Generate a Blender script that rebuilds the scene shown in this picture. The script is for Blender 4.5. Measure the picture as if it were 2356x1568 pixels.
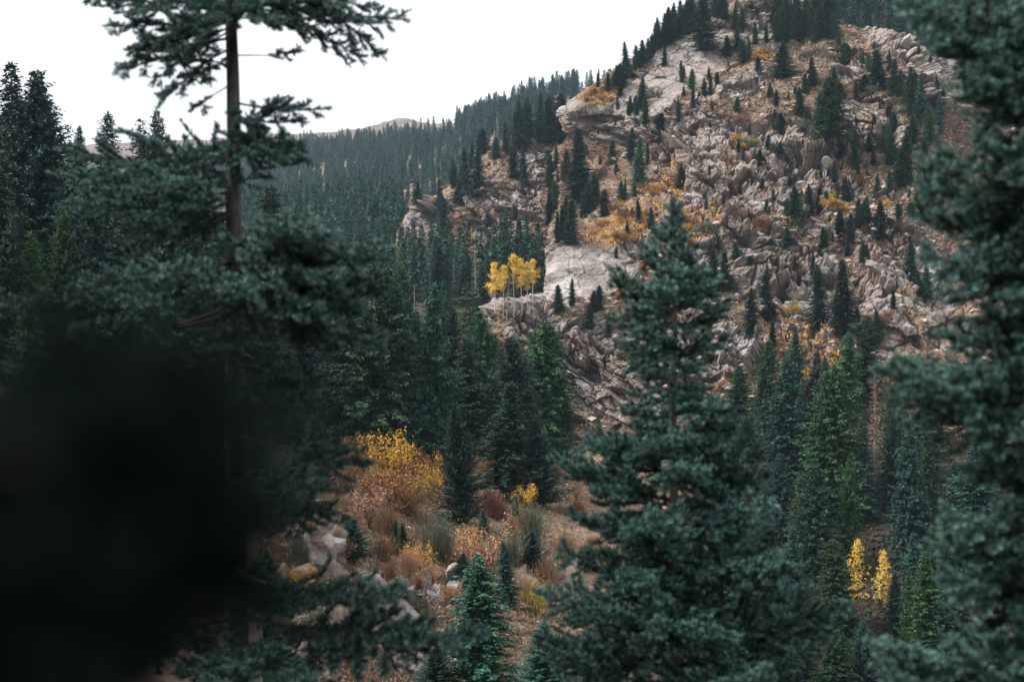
import bpy, math, random
import numpy as np
from mathutils import Vector, Matrix, Quaternion
for o in list(bpy.data.objects): bpy.data.objects.remove(o)
SC = bpy.context.scene
COL = SC.collection
# ---------------------------------------------------------------- camera, sky, sun, exposure
cd = bpy.data.cameras.new('camera'); cam = bpy.data.objects.new('camera', cd); COL.objects.link(cam)
cam.location = (0, 0, 0); cam.rotation_euler = (math.radians(90), 0, 0)
cd.lens = 50; cd.sensor_width = 36; cd.clip_start = 0.05; cd.clip_end = 12000
cd.dof.use_dof = True; cd.dof.focus_distance = 270; cd.dof.aperture_fstop = 1.7; cd.dof.aperture_blades = 0
SC.camera = cam
SUN_EL, SUN_AZ = 50, -95          # azimuth measured from +Y (view direction) towards +X
w = bpy.data.worlds.new('World'); SC.world = w; w.use_nodes = True
nt = w.node_tree; nt.nodes.clear()
out = nt.nodes.new('ShaderNodeOutputWorld'); bg = nt.nodes.new('ShaderNodeBackground')
sky = nt.nodes.new('ShaderNodeTexSky'); sky.sky_type = 'NISHITA'; sky.sun_disc = False
sky.sun_elevation = math.radians(SUN_EL); sky.sun_rotation = math.radians(SUN_AZ)
sky.dust_density = 4; sky.air_density = 1
mx = nt.nodes.new('ShaderNodeMix'); mx.data_type = 'RGBA'; mx.inputs[0].default_value = 0.88
tc = nt.nodes.new('ShaderNodeTexCoord'); cl = nt.nodes.new('ShaderNodeTexNoise'); cl.inputs['Scale'].default_value = 2.2
cl.inputs['Detail'].default_value = 4
cr = nt.nodes.new('ShaderNodeValToRGB'); cr.color_ramp.elements[0].color = (8.9, 9.2, 9.7, 1); cr.color_ramp.elements[1].color = (13.2, 13.1, 13.2, 1)
cr.color_ramp.elements[0].position = .35; cr.color_ramp.elements[1].position = .65
nt.links.new(tc.outputs['Generated'], cl.inputs['Vector']); nt.links.new(cl.outputs['Fac'], cr.inputs['Fac'])
nt.links.new(sky.outputs[0], mx.inputs[6]); nt.links.new(cr.outputs[0], mx.inputs[7])
nt.links.new(mx.outputs[2], bg.inputs[0]); bg.inputs[1].default_value = 0.068
nt.links.new(bg.outputs[0], out.inputs[0])
sd = bpy.data.lights.new('sun', 'SUN'); sd.energy = 3.6; sd.angle = math.radians(24); sd.color = (1, .95, .88)
sun = bpy.data.objects.new('sun', sd); COL.objects.link(sun)
_e, _a = math.radians(SUN_EL), math.radians(SUN_AZ)
sun.rotation_euler = Vector((math.cos(_e)*math.sin(_a), math.cos(_e)*math.cos(_a), math.sin(_e))).to_track_quat('Z', 'Y').to_euler()
SC.view_settings.view_transform = 'Standard'; SC.view_settings.look = 'None'; SC.view_settings.gamma = 1
SC.view_settings.exposure = 0.92
SC.render.engine = 'CYCLES'
SC.cycles.max_bounces = 5; SC.cycles.diffuse_bounces = 2; SC.cycles.glossy_bounces = 2; SC.cycles.transmission_bounces = 2
SC.cycles.volume_bounces = 0; SC.cycles.use_denoising = True

# ---------------------------------------------------------------- helpers
FPX, CX, CY = 3272.2, 1178.0, 784.0     # focal length and centre in photo units (2356 x 1568)
def at(u, v, Y): return Vector(((u-CX)/FPX*Y, Y, (CY-v)/FPX*Y))
def R3(x, y): return ((1350+x*.5136)*.9203, y*.5136*.9203)
HAZE = .00007
RNG = np.random.default_rng(7); random.seed(7)

def _hash(ix, iy, iz, seed):
    h = (ix.astype(np.uint32)*np.uint32(374761393) + iy.astype(np.uint32)*np.uint32(668265263) + iz.astype(np.uint32)*np.uint32(2147483647) + np.uint32(seed*974711))
    h = (h ^ (h >> np.uint32(13)))*np.uint32(1274126177)
    h = (h ^ (h >> np.uint32(16)))*np.uint32(2246822519)
    return h ^ (h >> np.uint32(15))
def vnoise(P, seed=0):
    i = np.floor(P).astype(np.int64); f = P - i; f = f*f*f*(f*(f*6-15)+10)
    r = 0
    for dx in (0, 1):
        for dy in (0, 1):
            for dz in (0, 1):
                h = _hash(i[:, 0]+dx, i[:, 1]+dy, i[:, 2]+dz, seed).astype(np.float64)/4294967295.0
                wgt = (f[:, 0] if dx else 1-f[:, 0])*(f[:, 1] if dy else 1-f[:, 1])*(f[:, 2] if dz else 1-f[:, 2])
                r = r + h*wgt
    return r*2-1
def fbm(P, scale, oct=4, seed=0, gain=.5, ridged=False):
    r = np.zeros(len(P)); a = 1; n = 0; Q = P/scale
    for k in range(oct):
        x = vnoise(Q+k*17.3, seed+k)
        r += a*((1-2*np.abs(x)) if ridged else x); n += a; a *= gain; Q = Q*2.03
    return r/n
def voro(P, scale, seed=0):
    Q = P/scale; i = np.floor(Q).astype(np.int64)
    d1 = np.full(len(P), 9.); d2 = np.full(len(P), 9.); cid = np.zeros(len(P))
    for dx in (-1, 0, 1):
        for dy in (-1, 0, 1):
            for dz in (-1, 0, 1):
                a, b, c = i[:, 0]+dx, i[:, 1]+dy, i[:, 2]+dz
                h = _hash(a, b, c, seed)
                jx = (h & np.uint32(1023))/1023.; jy = ((h >> np.uint32(10)) & np.uint32(1023))/1023.; jz = ((h >> np.uint32(20)) & np.uint32(1023))/1023.
                d = (a+jx-Q[:, 0])**2+(b+jy-Q[:, 1])**2+(c+jz-Q[:, 2])**2
                m = d < d1
                d2 = np.where(m, d1, np.minimum(d2, d)); cid = np.where(m, ((h*np.uint32(2654435761)) >> np.uint32(8))/16777215., cid); d1 = np.where(m, d, d1)
    return np.sqrt(d1), np.sqrt(d2), cid
def facets(P, scale, seed=0, tilt=.8):
    """broken rock: every Voronoi cell is a plane of its own height and tilt"""
    Q = P/scale; i = np.floor(Q).astype(np.int64); d1 = np.full(len(P), 9.); d2 = d1.copy(); hh = np.zeros(len(P), np.uint32); dv = np.zeros_like(P)
    for dx in (-1, 0, 1):
        for dy in (-1, 0, 1):
            for dz in (-1, 0, 1):
                a, b, c = i[:, 0]+dx, i[:, 1]+dy, i[:, 2]+dz
                h = _hash(a, b, c, seed)
                e = np.stack([a+(h & np.uint32(1023))/1023., b+((h >> np.uint32(10)) & np.uint32(1023))/1023., c+((h >> np.uint32(20)) & np.uint32(1023))/1023.], 1)-Q
                d = (e*e).sum(1); m = d < d1
                d2 = np.where(m, d1, np.minimum(d2, d)); hh = np.where(m, h, hh); dv[m] = e[m]; d1 = np.where(m, d, d1)
    k = [((hh*np.uint32(q)) >> np.uint32(9))/8388607.-.5 for q in (2654435761, 2246822519, 3266489917, 668265263)]
    off = k[0]+tilt*2*(k[1]*dv[:, 0]+k[2]*dv[:, 1]+k[3]*dv[:, 2])
    return off, np.sqrt(d2)-np.sqrt(d1), k[1]+.5
def sstep(a, b, x): t = np.clip((x-a)/(b-a), 0, 1); return t*t*(3-2*t)

class Geo:
    def __init__(s): s.V = []; s.L = []; s.S = []; s.M = []; s.T = []; s.n = 0
    def add(s, V, F, mat=0, tint=None):
        V = np.asarray(V, float).reshape(-1, 3); F = np.asarray(F, np.int64)
        s.V.append(V); s.L.append((F+s.n).ravel()); s.S.append(np.full(len(F), F.shape[1])); s.M.append(np.full(len(F), mat))
        s.T.append(np.full(len(V), .5) if tint is None else np.broadcast_to(np.asarray(tint, float), (len(V),)).copy()); s.n += len(V)
    def mesh(s, name, mats, smooth=False, cols=None):
        me = bpy.data.meshes.new(name)
        V = np.concatenate(s.V); L = np.concatenate(s.L); S = np.concatenate(s.S); M = np.concatenate(s.M); T = np.concatenate(s.T)
        me.vertices.add(len(V)); me.vertices.foreach_set('co', V.astype(np.float32).ravel())
        me.loops.add(len(L)); me.loops.foreach_set('vertex_index', L.astype(np.int32))
        me.polygons.add(len(S)); st = np.concatenate([[0], np.cumsum(S)[:-1]]).astype(np.int32)
        me.polygons.foreach_set('loop_start', st)
        me.polygons.foreach_set('material_index', M.astype(np.int32))
        me.polygons.foreach_set('use_smooth', np.full(len(S), smooth))
        at_ = me.attributes.new('tint', 'FLOAT', 'POINT'); at_.data.foreach_set('value', T.astype(np.float32))
        if cols is not None:
            c = me.attributes.new('Col', 'FLOAT_COLOR', 'POINT'); c.data.foreach_set('color', np.c_[cols, np.ones(len(cols))].astype(np.float32).ravel())
        for m in mats: me.materials.append(m)
        me.update(calc_edges=True)
        return me
def link(name, data, parent=None, loc=None):
    o = bpy.data.objects.new(name, data); COL.objects.link(o)
    if parent: o.parent = parent
    if loc is not None: o.location = loc
    return o
def tag(o, label=None, cat=None, group=None, kind=None):
    if label: o['label'] = label
    if cat: o['category'] = cat
    if group: o['group'] = group
    if kind: o['kind'] = kind
    return o
def norm(A): return A/np.maximum(np.linalg.norm(A, axis=-1, keepdims=True), 1e-9)
def tube(pts, rad, n=6):
    pts = np.asarray(pts, float); rad = np.asarray(rad, float); m = len(pts)
    T = norm(np.gradient(pts, axis=0)); ref = np.array([0, 0, 1.]) if abs(T[0][2]) < .9 else np.array([1., 0, 0])
    A = norm(np.cross(T, ref)); B = np.cross(T, A)
    an = np.arange(n)/n*2*math.pi
    V = pts[:, None]+rad[:, None, None]*(A[:, None]*np.cos(an)[None, :, None]+B[:, None]*np.sin(an)[None, :, None])
    F = [(i*n+j, i*n+(j+1) % n, (i+1)*n+(j+1) % n, (i+1)*n+j) for i in range(m-1) for j in range(n)]
    return V.reshape(-1, 3), F

# ---------------------------------------------------------------- materials
def new_mat(name):
    m = bpy.data.materials.new(name); m.use_nodes = True; n = m.node_tree; b = n.nodes['Principled BSDF']; return m, n, b
def leaf_mat(name, dark, light, rough=.6, spec=.3, rnd=.35, use_col=True):
    m, n, b = new_mat(name); N = n.nodes.new; Lk = n.links.new
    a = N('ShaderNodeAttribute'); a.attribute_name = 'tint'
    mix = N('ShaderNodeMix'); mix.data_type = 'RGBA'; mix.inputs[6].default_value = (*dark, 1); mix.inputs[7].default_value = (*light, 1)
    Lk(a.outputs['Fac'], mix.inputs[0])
    oi = N('ShaderNodeObjectInfo')
    mul = N('ShaderNodeMix'); mul.data_type = 'RGBA'; mul.blend_type = 'MULTIPLY'; mul.inputs[0].default_value = 1 if use_col else 0
    Lk(mix.outputs[2], mul.inputs[6]); Lk(oi.outputs['Color'], mul.inputs[7])
    hs = N('ShaderNodeHueSaturation'); mr = N('ShaderNodeMapRange'); mr.inputs[3].default_value = 1-rnd; mr.inputs[4].default_value = 1+rnd
    Lk(oi.outputs['Random'], mr.inputs[0]); Lk(mr.outputs[0], hs.inputs['Value']); Lk(mul.outputs[2], hs.inputs['Color'])
    Lk(hs.outputs[0], b.inputs['Base Color']); b.inputs['Roughness'].default_value = rough; b.inputs['Specular IOR Level'].default_value = spec
    return m
def bark_mat(name, c1, c2, scale=8):
    m, n, b = new_mat(name); N = n.nodes.new; Lk = n.links.new
    t = N('ShaderNodeTexCoord'); mp = N('ShaderNodeMapping'); mp.inputs['Scale'].default_value = (1, 1, .35)
    x = N('ShaderNodeTexNoise'); x.inputs['Scale'].default_value = scale; x.inputs['Detail'].default_value = 6; x.inputs['Roughness'].default_value = .7
    r = N('ShaderNodeValToRGB'); r.color_ramp.elements[0].color = (*c1, 1); r.color_ramp.elements[1].color = (*c2, 1)
    r.color_ramp.elements[0].position = .35; r.color_ramp.elements[1].position = .65
    Lk(t.outputs['Object'], mp.inputs[0]); Lk(mp.outputs[0], x.inputs['Vector']); Lk(x.outputs[0], r.inputs[0]); Lk(r.outputs[0], b.inputs['Base Color'])
    bp = N('ShaderNodeBump'); bp.inputs['Strength'].default_value = .6; bp.inputs['Distance'].default_value = .02; Lk(x.outputs[0], bp.inputs['Height']); Lk(bp.outputs[0], b.inputs['Normal'])
    b.inputs['Roughness'].default_value = .9; b.inputs['Specular IOR Level'].default_value = .2
    return m
def terrain_mat(name, scale=1.2, bump=.35, amt=.45):
    m, n, b = new_mat(name); N = n.nodes.new; Lk = n.links.new
    a = N('ShaderNodeAttribute'); a.attribute_name = 'Col'
    t = N('ShaderNodeTexCoord')
    x = N('ShaderNodeTexNoise'); x.inputs['Scale'].default_value = scale; x.inputs['Detail'].default_value = 8; x.inputs['Roughness'].default_value = .72
    Lk(t.outputs['Object'], x.inputs['Vector'])
    mr = N('ShaderNodeMapRange'); mr.inputs[1].default_value = .28; mr.inputs[2].default_value = .72; mr.inputs[3].default_value = 1-amt; mr.inputs[4].default_value = 1+amt; mr.clamp = False
    Lk(x.outputs[0], mr.inputs[0])
    hs = N('ShaderNodeHueSaturation'); Lk(a.outputs['Color'], hs.inputs['Color']); Lk(mr.outputs[0], hs.inputs['Value'])
    Lk(hs.outputs[0], b.inputs['Base Color'])
    bp = N('ShaderNodeBump'); bp.inputs['Strength'].default_value = 1; bp.inputs['Distance'].default_value = bump; Lk(x.outputs[0], bp.inputs['Height']); Lk(bp.outputs[0], b.inputs['Normal'])
    b.inputs['Roughness'].default_value = .92; b.inputs['Specular IOR Level'].default_value = .15
    return m
M_terr = terrain_mat('rock_and_soil', 1.4, .12, .4)
M_far = terrain_mat('far_slope', .08, .5, .3)
M_near = terrain_mat('near_slope', 2.5, .12, .4)
M_spruce = leaf_mat('spruce_needles', (.004, .022, .016), (.046, .112, .074))
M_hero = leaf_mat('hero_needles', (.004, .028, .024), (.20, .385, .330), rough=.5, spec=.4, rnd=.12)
M_dark = leaf_mat('shaded_needles', (.005, .012, .011), (.015, .032, .029), rnd=.1, spec=.05, rough=.8)  # shade on the near boughs is put into this needle colour
M_leaf = leaf_mat('shrub_leaves', (.55, .5, .45), (1, 1, 1), rnd=.2)
M_bark = bark_mat('conifer_bark', (.035, .028, .024), (.13, .115, .105))
M_greybark = bark_mat('grey_bark', (.10, .095, .09), (.30, .29, .28))
M_aspen = bark_mat('aspen_bark', (.30, .28, .25), (.62, .60, .56), 5)
M_dkbark = bark_mat('dark_grey_bark', (.018, .018, .019), (.125, .122, .12))
M_wood = bark_mat('twig_wood', (.03, .022, .018), (.09, .07, .055), 20)
M_dead = bark_mat('dead_wood', (.16, .14, .13), (.36, .33, .31), 6)
M_rock = None

# ---------------------------------------------------------------- terrain nets (rows bottom -> top of (u, v, depth))
def crom(A, t):
    n = len(A); i = np.clip(np.floor(t).astype(int), 0, n-2); f = (t-i)[:, None, None] if A.ndim == 3 else (t-i)[:, None]
    p0 = A[np.maximum(i-1, 0)]; p1 = A[i]; p2 = A[i+1]; p3 = A[np.minimum(i+2, n-1)]
    k = .5*.7
    m1 = (p2-p0)*k; m2 = (p3-p1)*k
    return (2*f**3-3*f**2+1)*p1+(f**3-2*f**2+f)*m1+(-2*f**3+3*f**2)*p2+(f**3-f**2)*m2
def net(rows, step_u, step_v):
    A = np.array(rows, float)
    def params(D, step):
        d = np.maximum(np.nanmean(D, axis=1), 4); c = np.concatenate([[0], np.cumsum(d)])
        n = max(8, int(c[-1]/step)); return np.interp(np.linspace(0, c[-1], n), c, np.arange(len(c)))
    dv = np.linalg.norm(np.diff(A[:, :, :2], axis=0), axis=2); du = np.linalg.norm(np.diff(A[:, :, :2], axis=1), axis=2).T
    B = crom(A, params(dv, step_v)); B = crom(B.transpose(1, 0, 2), params(du, step_u)).transpose(1, 0, 2)
    u, v, Y = B[..., 0], B[..., 1], B[..., 2]
    return np.stack([(u-CX)/FPX*Y, Y, (CY-v)/FPX*Y], -1)
def normals(G):
    a = np.gradient(G, axis=0); b = np.gradient(G, axis=1); n = norm(np.cross(b, a))
    if np.mean(np.sum(n*norm(-G), -1)) < 0: n = -n
    return n
def uv_of(P): return CX+P[:, 0]/P[:, 1]*FPX, CY-P[:, 2]/P[:, 1]*FPX
def grid_obj(name, G, cols, mat, smooth=True, kind='structure'):
    h, wd = G.shape[:2]; idx = np.arange(h*wd).reshape(h, wd)
    F = np.stack([idx[:-1, :-1], idx[:-1, 1:], idx[1:, 1:], idx[1:, :-1]], -1).reshape(-1, 4)
    g = Geo(); g.add(G.reshape(-1, 3), F)
    o = link(name, g.mesh(name, [mat], smooth, cols)); o['kind'] = kind
    return o
def blobs(P, lst):
    u, v = uv_of(P); r = np.zeros(len(P))
    wob = fbm(P, 9, 3, 55)*.45
    for (x, y, rx, ry, ang, s) in lst:
        c, sn = math.cos(math.radians(ang)), math.sin(math.radians(ang))
        dx, dy = u-x, v-y; a = (dx*c+dy*sn)/rx; b = (-dx*sn+dy*c)/ry
        r = np.maximum(r, s*sstep(1.25, .75, np.sqrt(a*a+b*b)+wob))
    return r
def lerp(a, b, t): return a+(b-a)*t[:, None]
def rocky(P, N, rock, amp=1.0, seed=0, dip=(.45, -.35, .82)):
    """displacement along the normal for broken, bedded rock"""
    dip = np.array(dip)/np.linalg.norm(dip)
    s = P@dip + fbm(P, 22, 3, seed+3)*5 + fbm(P, 5, 2, seed+4)*.7
    def ledge(per, sh=.72):
        x = s/per; f = x-np.floor(x); return np.where(f < sh, f/sh, (1-f)/(1-sh))
    warp = P+np.stack([fbm(P, 7, 2, seed+k) for k in (21, 22, 23)], -1)*.8
    w1 = np.linalg.norm(np.array([.8, .1, -.6])); ax = np.array([.8, .1, -.6])/w1
    st = warp+dip*(warp@dip)[:, None]*.95
    o0, e0, c0 = facets(st, 14., seed+1, .5); o1, e1, c = facets(st, 5.8, seed, .55); o2, e2, c2 = facets(st+3.3, 2.4, seed+9, .7); o3, e3, c3 = facets(st+1.7, .85, seed+12, .9)
    crack = sstep(.13, .0, e1); crack2 = sstep(.16, .0, e2)
    big_ = .6+.8*sstep(-.3, .4, fbm(P, 18, 3, seed+31))
    d = rock*big_*(5.6*o0+2.7*o1+.85*o2+.25*o3-1.7*crack-.5*crack2+2.6*(ledge(10., .84)-.5)+1.7*(ledge(4.2)-.5)+.7*(ledge(1.5, .8)-.5))
    d = d+(1-rock)*(.35*fbm(P, 3, 3, seed+40)+.5*o2+.3*o3)
    d = d+.16*fbm(P, 1.3, 3, seed+41)*(.4+rock)
    return d*amp, np.clip(crack+.5*crack2, 0, 1)*rock, np.clip(.6*c+.4*c2, 0, 1)
def rock_color(P, rock, cid, seed=0, pale=0):
    n1 = fbm(P, 14, 4, seed+60); n2 = fbm(P, 4, 4, seed+61); n3 = fbm(P, 1.6, 3, seed+62)
    c = np.array([.285, .250, .233])*np.ones((len(P), 1))
    c = lerp(c, np.array([.42, .39, .375]), sstep(.0, .6, n1+n2*.6+.05*pale))
    c = lerp(c, np.array([.285, .215, .165]), sstep(.05, .5, n2+.5*fbm(P, 20, 3, seed+63))*.8*(1-.7*pale))
    c = lerp(c, np.array([.15, .09, .055]), sstep(.25, .6, n3*.6+fbm(P, 8, 3, seed+64))*.75*(1-.6*pale))
    c = lerp(c, np.array([.105, .1, .095]), sstep(.12, .5, fbm(P, 2.6, 4, seed+65))*.6)
    c = lerp(c, np.array([.20, .20, .14]), sstep(.3, .6, fbm(P, 6, 4, seed+66))*.5)
    return c*(.58+.38*cid)[:, None]
def soil_color(P, seed=0):
    n1 = fbm(P, 12, 4, seed+70); n2 = fbm(P, 3, 4, seed+71); n3 = fbm(P, 1.1, 3, seed+72)
    c = np.array([.138, .096, .076])*np.ones((len(P), 1))
    c = lerp(c, np.array([.23, .17, .115]), sstep(-.1, .5, n1+.5*n3))
    c = lerp(c, np.array([.085, .075, .05]), sstep(.1, .5, n2)*.7)
    c = lerp(c, np.array([.30, .24, .19]), sstep(.2, .5, n3)*.6)
    return c

# --- the rocky mountain
def mrow(L, v0, Y, vs, dY, flank=55, lag=0):
    """left silhouette L at (v0, Y); then columns"""
    us = [1480, 1600, 1760, 1930, 2120, 2300, 2560]
    r = [(L+60-lag, v0+25, Y+flank+lag), (L+8-lag*.7, v0+2, Y+8+lag), (L+26-lag*.3, v0-1, Y+lag*.55)]
    k0 = L+60
    for i, uu in enumerate(us):
        x = max(uu, L+60+i*14)
        r.append((x, vs[i], Y+dY[i]))
    return r
Z7 = [0]*7
rows = [
 mrow(1120, 2050, 172, [2050]*7, [-8, -14, -18, -22, -26, -26, -22]),
 mrow(1150, 1700, 205, [1700]*7, [-8, -14, -18, -22, -26, -26, -22]),
 mrow(1180, 1400, 238, [1400]*7, [-8, -14, -18, -22, -26, -24, -20]),
 mrow(1240, 1200, 258, [1200, 1200, 1195, 1190, 1190, 1190, 1190], [-6, -12, -16, -18, -20, -18, -14]),
 mrow(1335, 1030, 272, [1030, 1030, 1030, 1030, 1030, 1030, 1030], [-6, -10, -14, -16, -16, -14, -10]),
 mrow(1280, 910, 280, [905, 905, 905, 905, 905, 905, 905], [-6, -8, -10, -12, -12, -10, -6]),
 mrow(1180, 805, 288, [810, 805, 800, 800, 805, 805, 805], [-4, -4, -3, -6, -6, -6, -2]),
 mrow(1142, 752, 292, [752, 745, 735, 735, 745, 745, 745], [4, 4, 8, 0, -4, -4, 0]),
 mrow(1262, 690, 306, [695, 680, 660, 665, 680, 680, 680], [0, 2, 10, 4, -2, -2, 4], 40),
 mrow(1272, 605, 320, [615, 610, 595, 595, 610, 610, 610], [0, 0, 6, 4, -2, -2, 4], 40),
 mrow(1290, 562, 333, [548, 545, 530, 530, 540, 545, 550], [-4, -4, -2, -2, -6, -4, 4], 40),
 mrow(1285, 500, 372, [478, 480, 470, 465, 475, 490, 500], [-24, -26, -26, -28, -32, -26, -18], 30, 62),
 mrow(1285, 430, 385, [415, 415, 410, 405, 410, 430, 460], [-14, -26, -28, -30, -34, -26, -10], 30, 62),
 mrow(1290, 370, 395, [355, 355, 350, 345, 350, 390, 440], [-10, -24, -26, -28, -34, -22, 0], 30, 62),
 mrow(1318, 312, 402, [300, 300, 295, 290, 300, 360, 430], [-8, -18, -22, -26, -34, -20, 8], 40, 30),
 mrow(1312, 250, 408, [240, 240, 240, 235, 245, 330, 425], [-6, -14, -18, -24, -34, -20, 14], 40),
 mrow(1388, 188, 415, [186, 185, 185, 180, 205, 310, 422], [-4, -8, -10, -20, -34, -20, 20], 40),
 mrow(1448, 140, 422, [138, 135, 135, 130, 165, 300, 420], [-2, -4, -4, -16, -34, -20, 26], 40),
 mrow(1545, 80, 430, [78, 72, 80, 98, 140, 296, 418], [0, 0, 0, -10, -32, -20, 32], 45),
 mrow(1640, 40, 440, [35, 25, 30, 78, 132, 293, 417], [0, 4, 10, -4, -28, -18, 36], 45),
 mrow(1715, -6, 452, [-10, -10, -8, 70, 128, 291, 416], [4, 6, 14, 4, -22, -16, 40], 45),
 mrow(1770, -50, 470, [-50, -50, -40, 85, 140, 298, 424], [8, 10, 20, 30, 0, 6, 60], 45),
]
G = net(rows, 1.9, 1.7)
P = G.reshape(-1, 3); N = normals(G).reshape(-1, 3)
ROCK = [  # u, v, rx, ry, angle, strength : outcrops of pale rock
 (1590, 130, 105, 55, -32, 1), (1500, 215, 95, 55, -30, 1), (1400, 262, 95, 32, 8, 1), (1420, 315, 105, 26, 12, 1), (1500, 300, 60, 40, 20, .9), (1345, 250, 45, 40, 0, 1),
 (1640, 75, 40, 40, 0, .8), (1750, 55, 50, 55, -20, .8), (1340, 640, 95, 75, -25, 1), (1440, 590, 60, 40, -20, .9),
 (1700, 215, 55, 22, -5, 1), (1590, 390, 100, 75, 25, .95), (1720, 330, 70, 40, 25, 1), (1830, 355, 75, 55, 35, 1), (1905, 390, 40, 35, 35, 1), (1760, 440, 80, 40, 20, .95),
 (1680, 460, 70, 40, 25, .9), (1990, 290, 60, 65, 50, 1), (1960, 160, 50, 40, 30, .8), (2060, 120, 80, 20, 25, 1), (2150, 150, 45, 60, 40, 1), (2160, 230, 30, 60, 60, 1),
 (1640, 310, 80, 30, 10, .7), (1580, 690, 90, 60, 10, .8), (1740, 610, 120, 45, 12, .95), (1850, 640, 110, 65, 25, 1), (2020, 620, 65, 32, 28, 1), (2130, 690, 80, 60, 30, 1),
 (1930, 560, 90, 30, 10, .6), (2060, 560, 100, 40, 25, .55), (1820, 700, 70, 60, 40, .95), (1700, 640, 60, 50, 20, .8), (1890, 770, 40, 55, 10, 1), (1720, 810, 45, 40, 0, .9), (2180, 760, 70, 40, 10, .8),
 (1290, 810, 80, 60, 0, .9), (1360, 850, 70, 110, 0, .95), (1220, 760, 60, 28, -22, .9), (1450, 850, 80, 120, 0, .8), (1390, 980, 50, 60, 0, .6), (1570, 870, 60, 80, 0, .7),
 (1550, 490, 45, 20, 0, .5), (1660, 540, 70, 35, 15, .6)]
rock = blobs(P, ROCK)
uu, vv = uv_of(P)
SMOOTH = blobs(P, [(1590, 130, 110, 60, -32, 1), (1500, 215, 100, 60, -30, 1), (1340, 640, 90, 75, -25, 1), (1380, 250, 70, 30, 8, .8)])
brk = sstep(.02, .3, fbm(P, 18, 4, 90)+.3*fbm(P, 5, 3, 91))*.9
gully = blobs(P, [(1370, 400, 75, 95, 25, 1), (1290, 430, 75, 130, 0, 1)])
orange = blobs(P, [(1440, 520, 110, 40, -28, 1), (1390, 222, 50, 22, -10, 1), (1530, 440, 60, 45, -60, .9), (1540, 590, 60, 40, 0, .6), (1745, 140, 50, 22, -20, .8), (1600, 520, 60, 40, 0, .7), (1930, 478, 60, 18, 10, .7), (1900, 880, 60, 50, 0, .8), (1850, 800, 90, 60, 0, .7)])
rock = np.clip(np.maximum(rock, brk*(1-gully))*(1-.75*orange), 0, 1)
rock = rock*(1-sstep(1050, 1130, vv))
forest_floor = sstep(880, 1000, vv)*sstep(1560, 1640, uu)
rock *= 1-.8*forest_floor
d, crack, cid = rocky(P, N, rock, 1.15, 0)
d = d*(1-.84*SMOOTH)+SMOOTH*(.9*fbm(P*np.array([.5, .5, 1.6])+fbm(P, 9, 2, 97)[:, None]*3, 5, 4, 98, .55, True)+.5*fbm(P, 11, 3, 99))
big = fbm(P, 45, 4, 5)*4.5+fbm(P, 20, 4, 6, ridged=True)*2.4*(1-.6*SMOOTH)
over = blobs(P, [(1385, 272, 45, 8, 6, 1), (1440, 335, 55, 9, 10, .7), (1352, 845, 22, 34, 25, 1), (1830, 690, 45, 32, 50, 1), (1290, 885, 40, 10, -35, .9), (1425, 890, 40, 12, 10, .8), (1940, 185, 25, 12, 0, .9), (2075, 640, 40, 12, 25, .8)])
d = d-over*3.6
edge = np.minimum(1, sstep(0, 30, np.tile(np.arange(G.shape[1]), G.shape[0])))
P2 = P+N*((big*edge)[:, None])+norm(N*np.array([1, 1, .25]))*d[:, None]
c = lerp(soil_color(P), rock_color(P, rock, cid, 0, SMOOTH), sstep(.25, .6, rock+.35*fbm(P, 2.2, 3, 92)))
c = lerp(c, np.array([.095, .05, .034]), gully*sstep(-.5, .3, fbm(P, 7, 3, 95))*.9)
c = lerp(c, np.array([.23, .13, .055]), orange*(1-rock)*sstep(-.3, .3, fbm(P, 4, 3, 96))*.9)
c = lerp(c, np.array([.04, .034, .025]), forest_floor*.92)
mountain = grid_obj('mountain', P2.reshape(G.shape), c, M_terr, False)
MT_ROCK = rock.reshape(G.shape[:2]); MT_G = P2.reshape(G.shape); MT_OR = orange.reshape(G.shape[:2])

# --- rocky knoll in the middle distance
rows = [
 [(900, 700, 455), (930, 690, 440), (1000, 690, 430), (1060, 690, 425), (1150, 690, 420), (1250, 690, 420), (1330, 690, 420), (1430, 690, 425)],
 [(905, 560, 470), (928, 548, 455), (1000, 552, 448), (1060, 548, 442), (1150, 545, 440), (1250, 548, 440), (1330, 555, 440), (1430, 560, 445)],
 [(915, 518, 480), (940, 508, 462), (985, 505, 455), (1060, 508, 448), (1150, 515, 445), (1250, 505, 445), (1330, 520, 450), (1430, 520, 455)],
 [(935, 490, 490), (955, 478, 468), (990, 470, 460), (1065, 470, 454), (1150, 462, 450), (1250, 450, 450), (1330, 470, 460), (1430, 470, 470)],
 [(985, 468, 510), (990, 458, 480), (1020, 452, 470), (1070, 430, 462), (1150, 420, 458), (1240, 400, 458), (1330, 420, 475), (1430, 420, 485)],
 [(1060, 430, 520), (1062, 412, 492), (1078, 395, 482), (1095, 380, 475), (1160, 375, 470), (1240, 355, 470), (1330, 370, 490), (1430, 370, 500)],
 [(1110, 370, 530), (1105, 352, 505), (1120, 345, 498), (1150, 340, 492), (1190, 338, 490), (1260, 325, 492), (1330, 325, 510), (1430, 325, 520)],
 [(1120, 380, 560), (1120, 360, 545), (1130, 355, 535), (1160, 352, 530), (1200, 350, 530), (1265, 342, 535), (1330, 335, 550), (1430, 335, 560)],
]
G = net(rows, 1.9, 1.8); P = G.reshape(-1, 3); N = normals(G).reshape(-1, 3)
rock = blobs(P, [(970, 485, 45, 28, -35, 1), (1180, 470, 120, 45, -5, 1), (1230, 370, 45, 40, 30, 1), (1110, 500, 60, 25, -15, 1), (1250, 430, 40, 50, 0, .9), (1120, 430, 40, 20, -30, .7), (1050, 460, 50, 15, -20, .7)])
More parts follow.
